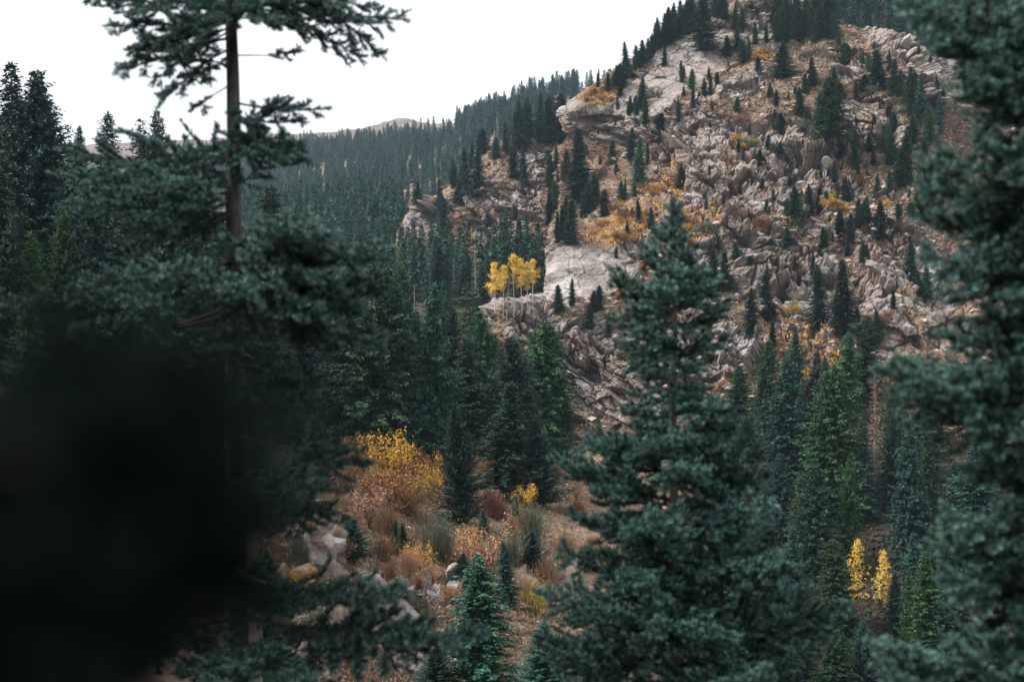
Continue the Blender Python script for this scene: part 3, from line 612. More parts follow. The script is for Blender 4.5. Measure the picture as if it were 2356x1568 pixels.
# left wooded hillside: named front trees, then the stand behind
ZW = 'on the wooded hillside'
for u, v, t, st, hu, wd in [(42, 640, 188, 'spruce', 'dark', 1.35), (72, 660, 205, 'fir', 'teal', .95), (100, 640, 262, 'fir', 'teal', .9), (10, 640, 300, 'fir', 'dark', .9), (130, 860, 515, 'fir', 'olive', .85), (22, 860, 520, 'young', 'blue', .55), (75, 880, 560, 'spruce', 'olive', 1.1), (240, 640, 290, 'spruce', 'teal', .9), (318, 620, 305, 'sparse', 'dark', 1.3), (368, 640, 288, 'spruce', 'dark', .8), (180, 600, 318, 'fir', 'dark', .7), (215, 760, 430, 'fir', 'green', .8), (270, 780, 470, 'fir', 'green', .9), (160, 700, 360, 'spruce', 'teal', 1.2), (300, 860, 520, 'spruce', 'teal', 1.2), (60, 1000, 700, 'fir', 'olive', .8), (340, 700, 350, 'fir', 'dark', .8), (420, 740, 420, 'spruce', 'dark', 1.1), (460, 800, 460, 'fir', 'teal', .9), (600, 900, 470, 'spruce', 'green', 1.1), (590, 940, 640, 'fir', 'olive', .9), (500, 820, 520, 'spruce', 'teal', 1.2), (5, 780, 420, 'spruce', 'dark', 1.2)]:
    tree_px(u, v, t, st, ZW, hu, wd, [left_hill, valley_side])
nl = 0
for p, u, v in scatter(LH_G, 70, 4.2, lambda u, v, p: -40 < u < 620 and 430 < v < 980 and v > 430+.55*max(u-150, 0)*.9, 5):
    top = 330 if u < 150 else 360
    h = min(RNG.uniform(11, 19), max(6, (v-top-RNG.uniform(0, 60))/FPX*p.y)); 
    st = random.choice(['fir', 'fir', 'spruce', 'spruce', 'young'])
    tree(p-Vector((0, 0, .3)), h if st != 'young' else h*.6, st, ZW, random.choice(['teal', 'dark', 'green', 'teal', 'olive', 'blue']), 1.1 if st == 'spruce' else .9, parts=True); nl += 1
# tall firs of the valley side behind the clearing
ZV = 'at the edge of the clearing'
for u, v, t, st, hu, wd in [(1130, 1010, 738, 'fir', 'green', .95), (1245, 1035, 762, 'fir', 'green', .95), (1000, 1090, 690, 'fir', 'teal', 1.05), (930, 1060, 690, 'fir', 'teal', .9), (860, 1040, 640, 'fir', 'green', 1.0), (1062, 1208, 950, 'young', 'dark', .95), (1238, 1165, 980, 'young', 'blue', 1.2), (1185, 1060, 800, 'fir', 'dark', 1), (1300, 1060, 880, 'fir', 'green', .9), (960, 1000, 740, 'spruce', 'dark', 1.5), (1070, 1040, 800, 'spruce', 'dark', 1.6), (780, 1010, 700, 'fir', 'dark', .9), (735, 1115, 965, 'young', 'blue', 1.15), (700, 960, 690, 'fir', 'dark', .9), (1160, 1150, 900, 'spruce', 'dark', 1.6), (1090, 880, 672, 'sparse', 'green', 1.6), (900, 930, 640, 'spruce', 'dark', 1.4), (650, 930, 720, 'spruce', 'teal', 1.3), (640, 1085, 890, 'fir', 'dark', 1), (600, 1110, 930, 'fir', 'teal', 1.1), (575, 1060, 880, 'spruce', 'dark', 1.4), (680, 1070, 930, 'spruce', 'dark', 1.5), (820, 950, 700, 'spruce', 'dark', 1.4),(1030,960,730,'fir','dark',1), (1205,980,820,'spruce','green',1.3)]:
    tree_px(u, v, t, st, ZV, hu, wd, [valley_side], parts=True)
ZY = 'in the clearing'
for u, v, t, st, hu, wd in [(1112, 1650, 1310, 'spruce', 'teal', 1.1), (1062, 1352, 1275, 'young', 'blue', .95), (1170, 1400, 1255, 'spruce', 'teal', 1.3), (1015, 1205, 1178, 'young', 'blue', 1), (905, 1275, 1200, 'fir', 'green', .9), (928, 1265, 1205, 'spruce', 'dark', 1.5), (815, 1290, 1200, 'young', 'blue', .8), (1113, 1240, 1172, 'young', 'blue', .7), (1185, 1185, 1140, 'young', 'blue', .6), (1222, 1300, 1225, 'young', 'teal', 1.1), (620, 1420, 1270, 'spruce', 'teal', 1.4), (575, 1500, 1300, 'fir', 'teal', 1), (640, 1600, 1470, 'young', 'green', 1), (1000, 1640, 1500, 'young', 'teal', 1.1), (1250, 1600, 1440, 'young', 'teal', 1), (860, 1620, 1560, 'young', 'teal', 1), (590, 1180, 1040, 'fir', 'green', .9)]:
    tree_px(u, v, t, st, ZY, hu, wd*(1.7 if st == 'young' else 1.25), [valley_side], parts=True)
ZD = 'in the middle of the dark wooded slope'
for p, u, v in scatter(VS_G, 62, 6.0, lambda u, v, p: 560 < u < 1300 and 640 < v < 930 and p[1] < 400, 6):
    st = random.choice(['fir', 'spruce', 'spruce', 'sparse'])
    tree(p-Vector((0, 0, .3)), RNG.uniform(12, 19), st, ZD, random.choice(['teal', 'dark', 'teal', 'green']), 1.25 if st == 'spruce' else .95, parts=True)
# lower right stand
ZQ = 'in the lower stand under the mountain'
for u, v, t, st, hu, wd in [(1945, 960, 780, 'fir', 'green', .85), (1985, 930, 745, 'fir', 'green', .75), (1760, 1000, 800, 'spruce', 'green', 1.4), (1700, 980, 850, 'fir', 'green', 1), (1800, 1130, 850, 'fir', 'blue', .9), (1860, 1090, 830, 'spruce', 'teal', 1.3), (1895, 1180, 880, 'fir', 'green', .8), (1930, 1180, 870, 'fir', 'olive', .8), (2060, 1100, 900, 'fir', 'green', .9), (2130, 1180, 920, 'fir', 'blue', .85), (2055, 1180, 960, 'young', 'blue', .6), (1985, 1200, 980, 'spruce', 'blue', 1), (1880, 1350, 1080, 'fir', 'teal', .8), (1840, 1300, 1100, 'spruce', 'olive', 1.3), (1950, 1330, 1080, 'fir', 'green', .9), (2090, 1310, 1000, 'fir', 'teal', .8), (2200, 1300, 1080, 'fir', 'blue', .9), (2240, 1360, 1040, 'spruce', 'teal', 1.4), (1930, 1480, 1260, 'fir', 'olive', .9), (2090, 1500, 1330, 'young', 'olive', .8), (2140, 1520, 1290, 'fir', 'olive', .9), (1990, 1590, 1440, 'young', 'teal', 1), (1915, 1600, 1460, 'fir', 'green', 1), (2055, 1610, 1470, 'fir', 'teal', 1), (1955, 1500, 1400, 'young', 'dark', 1.2), (2090, 1250, 1190, 'young', 'green', 1.4), (2060, 1460, 1330, 'young', 'blue', .9), (2200, 1530, 1330, 'fir', 'teal', .9), (1830, 900, 760, 'spruce', 'teal', 1.2), (1900, 960, 830, 'spruce', 'teal', 1.2), (1850, 1560, 1350, 'fir', 'teal', .9), (1790, 1250, 1060, 'fir', 'teal', .9)]:
    tree_px(u, v, t, st, ZQ, hu, wd, [mountain], parts=True)
for p, u, v in scatter(MT_G, 95, 4.2, lambda u, v, p: 1640 < u < 2340 and 960 < v < 1600 and not (1925 < u < 2085 and v > 1330) and not (1960 < u < 2060 and v > 1060), 8):
    st = random.choice(['fir', 'fir', 'spruce', 'spruce'])
    tree(p-Vector((0, 0, .3)), RNG.uniform(9, 15), st, ZQ, random.choice(['teal', 'teal', 'green', 'blue', 'olive']), 1.25 if st == 'spruce' else .9, parts=True)
print('TREES', len(TREES))

# far woods: more trees than one could count, each band one object
def forest(name, pts, hrange, mats, seed, col=None):
    r = np.random.default_rng(seed); base = []
    for k in range(5):
        g, gt = conifer(4000+k+seed, .235, 'far', 1.3, .02)
        base.append((np.concatenate(g.V), np.concatenate(g.T)))
    G_ = Geo()
    for p, u, v in pts:
        V, T = base[int(r.integers(0, 5))]; h = r.uniform(*hrange)/10; a = r.uniform(0, 6.28); wd = h*r.uniform(.8, 1.25)
        c_, s_ = math.cos(a), math.sin(a)
        W = np.stack([(V[:, 0]*c_-V[:, 1]*s_)*wd, (V[:, 0]*s_+V[:, 1]*c_)*wd, V[:, 2]*h], 1)+np.array(p)
        G_.add(W, np.arange(len(W)).reshape(-1, 4), 0, np.clip(T*.8+r.normal(0, .18), 0, 1))
    o = link(name, G_.mesh(name, mats)); o['kind'] = 'stuff'; o.color = col or (.95, 1.03, 1.08, 1)
    return o
def ffar(u, v, p):
    if not (420 < u < 1480): return False
    n = fbm(np.array([p]), 90, 3, 77)[0]; lim = 335-.2*(u-700)*(1 if u > 700 else 0)
    if u < 1050 and v < 337-.085*(u-700)+n*24: return False
    return n > -.42
P1 = scatter(FAR_G, 3200, 7.0, ffar, 21)
P1 = [q for q in P1 if not hidden(q[0]+Vector((0, 0, 10)), [mountain, knoll, left_hill, valley_side])]
forest('far_forest', P1, (9, 19), [M_spruce], 1, (.95, 1.05, 1.12, 1))
tag(bpy.data.objects['far_forest'], 'blue green conifer forest covering the far ridge', 'forest')
P2 = scatter(VS_G, 1000, 5.0, lambda u, v, p: 540 < u < 1330 and v < 700 and p[1] >= 385 and not (925 < u < 1300 and v < 605), 22)
P2 = [q for q in P2 if not hidden(q[0]+Vector((0, 0, 14)), [mountain, knoll, left_hill])]
forest('slope_forest', P2, (11, 20), [M_spruce], 2)
tag(bpy.data.objects['slope_forest'], 'dark conifer forest on the slope below the knoll', 'forest')
P3 = scatter(US_G, 650, 5.0, lambda u, v, p: 1700 < u < 2420 and -60 < v < 400, 23)
P3 = [q for q in P3 if not hidden(q[0]+Vector((0, 0, 13)), [mountain])]
forest('ridge_forest', P3, (11, 19), [M_spruce], 3, (.9, 1.02, 1.02, 1))
tag(bpy.data.objects['ridge_forest'], 'dense conifer forest rising behind the rocky summit', 'forest')

# ---------------------------------------------------------------- dead snags
def snag(p, h, label, seed=0, brown=False, bare=1.0):
    r = np.random.default_rng(seed); g = Geo(); zz = np.linspace(-.5, h, 7); lean = r.normal(0, .03, 2)
    pts = np.c_[lean[0]*zz, lean[1]*zz, zz]; g.add(*tube(pts, .012*h*(1-np.clip(zz/h, 0, 1)*.85), 6))
    b = Geo(); q = Geo()
    for k in range(max(12, int(h*7))):
        z = r.uniform(.15, .98)*h; L = (1-z/h)*h*.14*r.uniform(.4, 1.2)+.25; az = r.uniform(0, 6.28); s = np.linspace(0, 1, 4)
        o = np.array([math.cos(az), math.sin(az), 0])
        pp = np.array([lean[0]*z, lean[1]*z, z])+o*(s*L)[:, None]+np.array([0, 0, 1.])*(-.25*L*s**2+r.normal(0, .06)*L*s)[:, None]
        b.add(*tube(pp, .003*h*(1-.7*s), 3))
        if brown:
            n = 9; P = pp[0]+(pp[-1]-pp[0])*r.uniform(.3, 1, n)[:, None]
            q.add(*sprays(P, norm(r.normal(0, 1, (n, 3))+[0, 0, -.3]), norm(r.normal(0, 1, (n, 3))), r.uniform(.2, .45, n), r.uniform(.1, .2, n)), 0, np.repeat(r.uniform(0, 1, n), 4))
    root = link('dead_tree', None, None, p); tag(root, label, 'dead tree')
    link('trunk', g.mesh('snag_trunk', [M_dead], True), root); link('bare_crown', b.mesh('snag_branches', [M_dead]), root)
    if brown:
        o = link('dry_needle_crown', q.mesh('snag_needles', [M_leaf]), root); o.color = (*(brown if isinstance(brown, tuple) else (.24, .125, .07)), 1)
    return root
def px(u, v, objs=None):
    h = cast(u, v, objs or TERR); return h[0]
def snag_px(u, v, vt, label, seed, brown=False, objs=None):
    p = px(u, v, objs or TERR); return snag(p, (v-vt)/FPX*p.y, label, seed, brown)
snag_px(2012, 1120, 855, 'dead conifer with rusty brown needles and a pale trunk in the lower stand', 1, True, [mountain])
snag_px(1940, 880, 770, 'thin leaning grey snag on the reddish slope under the boulders', 2, False, [mountain])
snag_px(1165, 742, 602, 'dark brown dead conifer standing between the yellow aspens', 3, (.05, .028, .018), [mountain, valley_side])
snag_px(1095, 720, 560, 'bare grey snag with long drooping twigs above the yellow aspens', 4, False, [valley_side])
snag_px(1402, 1010, 915, 'short broken white snag at the foot of the rocky slope', 5, False, [mountain])
snag_px(186, 740, 560, 'slim silvery snag on the wooded hillside behind the big spruce', 6, False, [left_hill])
snag_px(1332, 520, 470, 'grey bare snag in the red gully', 7, False, [mountain])
snag_px(150, 590, 480, 'pinkish dead conifer among the firs of the wooded hillside', 8, (.2, .13, .12), [left_hill])
snag_px(1135, 1150, 1050, 'small grey leafless snag under the firs beside the clearing', 9, False, [valley_side])
snag_px(285, 700, 560, 'white twisted snag behind the boughs of the big spruce', 10, False, [left_hill])

# ---------------------------------------------------------------- broadleaf trees with yellow leaves
YEL = (.85, .58, .10)
def aspen(p, h, label, crown0=.5, wid=.16, seed=0, col=YEL, name='aspen_tree', n=3200, group=None, conic=False, lean=0.0):
    r = np.random.default_rng(seed); g = Geo(); q = Geo(); zz = np.linspace(-.4, h*.96, 9)
    wob = np.cumsum(r.normal(0, .012*h, (9, 2)), 0)*.35; pts = np.c_[wob[:, 0]+lean*zz, wob[:, 1], zz]
    g.add(*tube(pts, np.maximum(.009*h*(1-np.clip(zz/h, 0, 1)*.8), .02), 7))
    cs = []
    for k in range(40 if not conic else 110):
        t = r.uniform(0, 1) if not conic else (k+.5)/110; z = h*(crown0+(1-crown0)*t*.97); env = (math.sin(min(1, (t+.12)*1.05)*math.pi)**.6 if not conic else (1-t)**.8)
        L = wid*h*max(env, .06 if conic else .12)*r.uniform(.15, 1.15); az = r.uniform(0, 6.28)
        b = np.array([np.interp(z, zz, pts[:, 0]), np.interp(z, zz, pts[:, 1]), z]); tip = b+np.array([math.cos(az)*L, math.sin(az)*L, L*r.uniform(-.1, .5)])
        s = np.linspace(0, 1, 4)[:, None]; g.add(*tube(b-[0, 0, L*.35]+(tip-b+[0, 0, L*.35])*s, .0025*h*(1-.6*s[:, 0]), 4)); cs.append((tip, (.05 if not conic else .03)*h*r.uniform(.6, 1.25)))
        if r.random() < .6: cs.append((b+(tip-b)*.5+r.normal(0, .02*h, 3), .04*h))
    c = np.array([x for x, _ in cs]); sg = np.array([y for _, y in cs]); i = r.integers(0, len(cs), n)
    P = c[i]+r.normal(0, 1, (n, 3))*(sg[i]*.55)[:, None]*[1, 1, .85]; sz = r.uniform(.007, .015, n)*h+.04
    q.add(*sprays(P, norm(r.normal(0, 1, (n, 3))), norm(r.normal(0, 1, (n, 3))+[0, 0, .6]), sz, sz*.85), 0, np.repeat(np.clip(r.normal(.6, .25, n), 0, 1), 4))
    root = link(name, None, None, p); tag(root, label, 'tree', group)
    link('trunk', g.mesh(name+'_trunk', [M_aspen if name == 'aspen_tree' else M_wood], True), root)
    o = link('crown', q.mesh(name+'_crown', [M_leaf]), root); o.color = (*col, 1)
    return root
AG = 'yellow aspens on the shelf below the grey slab'
def asp(u, v, vt, label, c0, wd, seed, **k):
    p = px(u, v, k.pop('objs', [mountain, valley_side])); return aspen(p, (v-vt)/FPX*p.y, label, c0, wd, seed, **k)
for a in [(1138, 738, 606, 'tall yellow aspen with a clear white trunk, leftmost of the aspen clump', .45, .16, 1), (1158, 730, 612, 'yellow aspen half hidden behind the dark dead conifer', .55, .12, 2),
          (1182, 726, 588, 'tallest yellow aspen, just right of the dark dead conifer', .55, .11, 3), (1200, 722, 594, 'yellow aspen with a slim white trunk between its two taller neighbours', .45, .11, 4),
          (1214, 712, 600, 'yellow aspen with low hanging leaves, next to the rightmost aspen', .42, .09, 15), (1226, 704, 592, 'yellow aspen at the right end of the clump beside a dark fir', .5, .12, 5)]: asp(*a, group=AG)
asp(1147, 745, 698, 'small orange yellow aspen sapling at the foot of the tall aspens', .15, .26, 6, group=AG, n=500)
asp(1100, 560, 517, 'bright yellow aspen under the overhang of the rocky knoll', .1, .3, 7, objs=[knoll, valley_side], n=700)
asp(943, 490, 459, 'tiny yellow aspen beside the pale dome of rock', .1, .3, 8, objs=[knoll, valley_side], n=400)
asp(1085, 552, 520, 'small orange aspen against the dark overhang of the knoll', .1, .3, 9, objs=[knoll, valley_side], n=400, col=(.5, .25, .07))
LY = (.85, .58, .10)
asp(1975, 1390, 1238, 'narrow bright yellow tree in the dark lower stand, the taller of two', .1, .28, 10, objs=[mountain], n=2600, col=LY, name='yellow_tree', conic=True)
asp(2030, 1400, 1264, 'narrow bright yellow tree in the dark lower stand, the shorter of two', .1, .27, 11, objs=[mountain], n=2600, col=LY, name='yellow_tree', conic=True)
asp(1860, 1290, 1245, 'low yellow sapling half hidden by firs of the lower stand', .1, .35, 12, objs=[mountain], n=350, col=LY, name='yellow_tree')
asp(1822, 725, 668, 'pale yellow small tree under the dark overhang of the mountain', .1, .34, 13, objs=[mountain], n=900, col=(.42, .33, .12), name='yellow_tree')
asp(1722, 870, 830, 'yellow green small tree beside the spire of the big front spruce', .1, .4, 14, objs=[mountain], n=600, col=(.26, .3, .1), name='yellow_tree')

# ---------------------------------------------------------------- shrubs
def shrub_mesh(kind, seed):
    r = np.random.default_rng(900+seed); g = Geo(); st = Geo()
    if kind == 'leafy':
        cs = []
        for k in range(16):
            az = r.uniform(0, 6.28); L = r.uniform(.35, .75); t = np.linspace(0, 1, 5)
            pp = np.c_[np.cos(az)*L*t**1.3, np.sin(az)*L*t**1.3, t*r.uniform(.5, 1.0)]; pp[1:, :2] += r.normal(0, .03, (4, 2))
            st.add(*tube(pp, .014*(1-.7*t), 3)); cs += [pp[-1], pp[-2], pp[-1]+r.normal(0, .1, 3), pp[2]+r.normal(0, .12, 3)]
        cs = np.array(cs); n = 2100; i = r.integers(0, len(cs), n); P = cs[i]+r.normal(0, .075, (n, 3)); P[:, 2] = np.abs(P[:, 2])
        sz = r.uniform(.035, .075, n); g.add(*sprays(P, norm(r.normal(0, 1, (n, 3))), norm(r.normal(0, 1, (n, 3))+[0, 0, .7]), sz, sz*.8), 0, np.repeat(np.clip(r.normal(.5, .28, n), 0, 1), 4))
    elif kind == 'broom':
        for k in range(260):
            az = r.uniform(0, 6.28); L = abs(r.normal(0, .3)); h = r.uniform(.55, 1.0)*(1-.35*L); t = np.linspace(0, 1, 4)
            b = r.normal(0, .12, 2)
            pp = np.c_[b[0]+np.cos(az)*L*t**1.2, b[1]+np.sin(az)*L*t**1.2, t*h]; g.add(*tube(pp, .009*(1-.5*t), 3), 0, r.uniform(.1, .9))
        n = 500; P = np.c_[r.normal(0, .25, n), r.normal(0, .25, n), r.uniform(.2, .95, n)]
        g.add(*sprays(P, norm(np.c_[P[:, :2], np.full(n, .8)]), norm(r.normal(0, 1, (n, 3))), r.uniform(.06, .13, n), r.uniform(.012, .025, n)), 0, np.repeat(r.uniform(.2, 1, n), 4))
        st.add(*tube(np.array([[0, 0, -.05], [0, 0, .1], [0, 0, .2]]), np.array([.05, .04, .02]), 5))
    else:
        n = 900; D = norm(r.normal(0, 1, (n, 3))*[1, 1, .8]); D[:, 2] = np.abs(D[:, 2]); lob = 1+.25*np.sin(D[:, 0]*5+seed)*np.cos(D[:, 1]*4)
        P = D*(r.uniform(.35, 1, n)**.5*.62*lob)[:, None]*[1, 1, 1.05]
        g.add(*sprays(P, norm(D+r.normal(0, .5, (n, 3))), norm(r.normal(0, 1, (n, 3))), r.uniform(.06, .15, n), r.uniform(.03, .07, n)), 0, np.repeat(np.clip(r.normal(.5, .27, n), 0, 1), 4))
        for k in range(7):
            az = k*.9; st.add(*tube(np.array([[0, 0, -.05], [math.cos(az)*.2, math.sin(az)*.2, .25], [math.cos(az)*.4, math.sin(az)*.4, .5]]), np.array([.03, .02, .008]), 3))
    cm = g.mesh('shrub_leaves', [M_leaf]); sm = st.mesh('shrub_stems', [M_wood])
    gg = Geo(); gg.V = g.V+st.V; gg.L = list(g.L)+[x+g.n for x in st.L]; gg.S = g.S+st.S; gg.M = g.M+[np.full(len(x), 1) for x in st.M]; gg.T = g.T+st.T
    return cm, sm, gg.mesh('shrub', [M_leaf, M_wood])
SHR = {(k, s): shrub_mesh(k, s) for k in ('leafy', 'broom', 'sage') for s in range(3)}
SCOL = {'yellow': (.56, .33, .055), 'orange': (.33, .165, .06), 'rust': (.19, .085, .052), 'salmon': (.33, .19, .125), 'grey green': (.115, .135, .095), 'grey': (.19, .155, .145), 'pale green': (.25, .27, .09), 'brown': (.20, .115, .07), 'lime yellow': (.46, .40, .05), 'tan': (.36, .24, .16), 'dark green': (.04, .075, .042)}
SHRUBS = []
def shrub(p, h, kind, colr, zone, wd=1.0, parts=False):
    cm, sm, fm = SHR[(kind, int(RNG.integers(0, 3)))]; j = RNG.uniform(.85, 1.15)
    c = tuple(float(x*j) for x in SCOL[colr])
    if parts:
        root = link('shrub', None, None, p); a = link('leaf_crown', cm, root); link('stem', sm, root); a.color = (*c, 1)
    else: root = link('shrub', fm, None, p); root.color = (*c, 1)
    root.scale = (h*wd, h*wd, h); root.rotation_euler = (0, 0, RNG.uniform(0, 6.28)); SHRUBS.append((root, Vector(p), colr, kind, zone))
CLR = 'in the clearing'
for u, v, hp, k, c, wd in [(900, 1118, 88, 'leafy', 'yellow', .8), (925, 1185, 88, 'leafy', 'orange', .9), (860, 1168, 66, 'leafy', 'orange', .9), (962, 1135, 72, 'leafy', 'orange', .7), (988, 1150, 66, 'leafy', 'yellow', .7), (850, 1212, 64, 'leafy', 'salmon', .9), (892, 1236, 62, 'broom', 'brown', 1), (610, 1098, 44, 'leafy', 'yellow', .8), (650, 1120, 78, 'broom', 'grey green', 1), (692, 1125, 56, 'broom', 'grey green', 1), (968, 1156, 52, 'leafy', 'lime yellow', .5),
        (1008, 1292, 92, 'broom', 'grey green', .9), (968, 1318, 52, 'leafy', 'yellow', .8), (938, 1322, 46, 'broom', 'salmon', 1.1), (1102, 1345, 100, 'leafy', 'salmon', .7), (1072, 1302, 64, 'leafy', 'yellow', .6), (1132, 1338, 84, 'leafy', 'pale green', .5), (1222, 1258, 84, 'broom', 'grey green', .9), (1172, 1296, 66, 'broom', 'grey green', .9), (1190, 1252, 56, 'leafy', 'salmon', .6), (1210, 1168, 40, 'leafy', 'yellow', .9), (1128, 1186, 50, 'broom', 'rust', 1), (1150, 1195, 40, 'broom', 'rust', 1.2), (1236, 1418, 54, 'leafy', 'lime yellow', .7),
        (1214, 1388, 60, 'broom', 'tan', 1.1), (795, 985, 54, 'leafy', 'yellow', .9), (932, 1000, 56, 'leafy', 'yellow', .8), (1260, 1345, 60, 'broom', 'tan', 1), (818, 1092, 64, 'leafy', 'orange', .7), (880, 1290, 50, 'broom', 'brown', 1), (1040, 1170, 36, 'broom', 'rust', 1), (800, 1130, 50, 'leafy', 'orange', .8), (1300, 1280, 50, 'broom', 'tan', 1.2), (950, 1195, 50, 'leafy', 'brown', 1), (1030, 1120, 50, 'leafy', 'orange', .8), (700, 1170, 50, 'leafy', 'salmon', .8), (650, 1570, 60, 'leafy', 'brown', 1), (1105, 1100, 40, 'leafy', 'orange', .6)]:
    shrub(px(u, v, [valley_side]), 1.2*hp/FPX*px(u, v, [valley_side]).y, k, c, CLR, wd, True)
for q in range(62):
    u, v = RNG.uniform(570, 1400), RNG.uniform(1060, 1600)
    hit = cast(u, v, [valley_side])
    if hit: k = random.choice(['broom', 'leafy', 'sage', 'broom']); shrub(hit[0], RNG.uniform(.5, 2.1), k, random.choice({'broom': ['brown', 'grey green', 'tan', 'rust', 'grey'], 'leafy': ['orange', 'salmon', 'brown', 'yellow'], 'sage': ['grey green', 'brown', 'grey']}[k]), 'on the brown slope', RNG.uniform(.9, 1.4))
MZ = [  # x, y (right-hand detail), spread, count, size m, colours, zone
 (1090, 280, 60, 8, 2.2, ['orange', 'yellow'], 'below the summit firs'), (280, 480, 90, 10, 1.6, ['orange', 'yellow', 'rust'], 'on the cliff top'), (740, 160, 40, 5, 1.6, ['rust', 'orange'], 'by the ridge trees'),
 (1300, 210, 120, 16, 2.6, ['grey green', 'grey', 'grey green'], 'under the summit wood'), (1440, 270, 90, 9, 2.4, ['grey green', 'grey'], 'on the upper right slope'), (1280, 620, 60, 6, 3.0, ['grey green'], 'beside the big bushy firs'), (1560, 470, 100, 9, 2.4, ['grey green', 'salmon', 'grey'], 'on the upper right slope'),
 (1000, 700, 60, 6, 2.2, ['yellow', 'pale green', 'brown'], 'in the middle of the rocks'), (890, 760, 50, 4, 2.0, ['grey green', 'grey'], 'in the middle of the rocks'), (540, 930, 60, 12, 2.2, ['yellow', 'orange'], 'on the orange spur'), (400, 1040, 110, 18, 2.0, ['orange', 'yellow', 'rust', 'yellow'], 'on the orange spur'), (300, 1120, 80, 9, 1.8, ['yellow', 'orange', 'brown'], 'on the orange spur'), (420, 1150, 80, 9, 1.8, ['yellow', 'orange', 'brown'], 'on the orange spur'),
 (680, 920, 60, 6, 2.0, ['yellow', 'brown'], 'above the spire of the front spruce'), (720, 1090, 60, 7, 2.2, ['yellow', 'orange'], 'behind the spire of the front spruce'), (690, 1230, 40, 5, 1.8, ['yellow'], 'behind the spire of the front spruce'), (960, 1050, 60, 5, 2.4, ['salmon', 'brown'], 'among the middle boulders'), (1070, 1100, 40, 3, 3.2, ['rust'], 'among the middle boulders'), (1020, 1150, 30, 2, 3.2, ['grey green'], 'among the middle boulders'), (815, 1130, 40, 3, 3.2, ['grey green'], 'among the middle boulders'),
 (1430, 1010, 60, 6, 2.6, ['yellow', 'lime yellow'], 'below the dark fir group'), (1700, 1000, 50, 4, 2.0, ['yellow', 'orange'], 'on the right flank'), (1590, 880, 40, 4, 2.4, ['salmon', 'orange'], 'on the right flank'), (1400, 860, 60, 4, 1.8, ['pale green', 'grey green'], 'on the right flank'), (1690, 830, 40, 4, 2.2, ['grey', 'salmon'], 'on the right flank'), (1740, 530, 70, 6, 2.6, ['grey', 'grey green'], 'on the right flank'), (1600, 1180, 120, 8, 1.7, ['brown', 'grey', 'rust'], 'on the right flank'),
 (900, 620, 110, 8, 1.6, ['orange', 'brown', 'grey'], 'in the middle of the rocks'), (1150, 870, 150, 10, 1.5, ['grey', 'brown', 'grey green'], 'in the middle of the rocks'), (560, 740, 50, 5, 1.8, ['brown', 'orange'], 'above the orange spur'), (1250, 1530, 50, 5, 2.4, ['pale green', 'yellow'], 'under the rock overhangs'), (1600, 1560, 110, 10, 2.0, ['rust', 'brown'], 'under the rock overhangs'), (230, 1500, 60, 5, 1.6, ['orange', 'brown'], 'at the foot of the grey slab'), (90, 1140, 40, 4, 2.4, ['salmon', 'grey'], 'in the red gully'), (300, 860, 50, 6, 2.2, ['grey', 'brown'], 'in the red gully'), (150, 900, 120, 14, 2.4, ['grey', 'brown', 'rust', 'dark green'], 'in the red gully'),
 (1300, 700, 260, 16, 2.4, ['dark green', 'grey green'], 'in the middle of the rocks'), (1600, 700, 160, 14, 2.6, ['dark green'], 'on the right flank'), (1250, 1120, 300, 14, 2.2, ['dark green', 'grey green'], 'among the middle boulders'), (600, 420, 160, 8, 2.0, ['dark green', 'grey green'], 'on the cliff top'), (1540, 3200, 260, 16, 1.3, ['dark green', 'rust', 'brown'], 'in the lower stand under the mountain')]
for x, y, sp, n, sz, cols_, zn in MZ:
    for q in range(max(2, int(n*.72))):
        hit = cast(*R3(x+RNG.normal(0, sp*.5), y+RNG.normal(0, sp*.28)), [mountain])
        if hit: shrub(hit[0]-Vector((0, 0, .1)), sz*RNG.uniform(.6, 1.2), random.choice(['sage', 'leafy', 'sage']), random.choice(cols_), zn, RNG.uniform(.9, 1.4))

# ---------------------------------------------------------------- boulders and loose stones
def boulder_geo(seed, sub=4, flat=(1, .8, .7)):
    r = np.random.default_rng(seed)
    n = 15; D = norm(r.normal(0, 1, (n, 3))); off = r.uniform(.5, 1.0, n)
    import bmesh
    bm = bmesh.new(); bmesh.ops.create_icosphere(bm, subdivisions=sub, radius=1)
    V = np.array([v.co[:] for v in bm.verts]); F = np.array([[v.index for v in f.verts] for f in bm.faces]); bm.free()
    den = V@D.T; rr = np.where(den > .05, off/np.maximum(den, .05), 9).min(1); rr = np.minimum(rr, 1.15+.1*V[:, 0])
    W = V*rr[:, None]; W += V*(fbm(W*3+seed, 1, 4, seed)*.05+fbm(W*9+seed, 1, 3, seed)*.025)[:, None]
    return W*np.array(flat), F
def boulder(p, size, label, seed, flat=(1, .8, .7), rot=(0, 0, 0), pale=0):
    W, F = boulder_geo(seed, 5 if size > 3 else 4, flat); g = Geo(); g.add(W*size, F)
    PP = W*size*1.6+np.array(p); cid = fbm(PP, 3, 2, seed)*.5+.5
    o = link('boulder', g.mesh('boulder', [M_near if p[1] < 200 else M_terr], False, rock_color(PP, np.ones(len(PP)), cid, seed, pale)), None, p)
    o.rotation_euler = rot; tag(o, label, 'boulder')
    return o
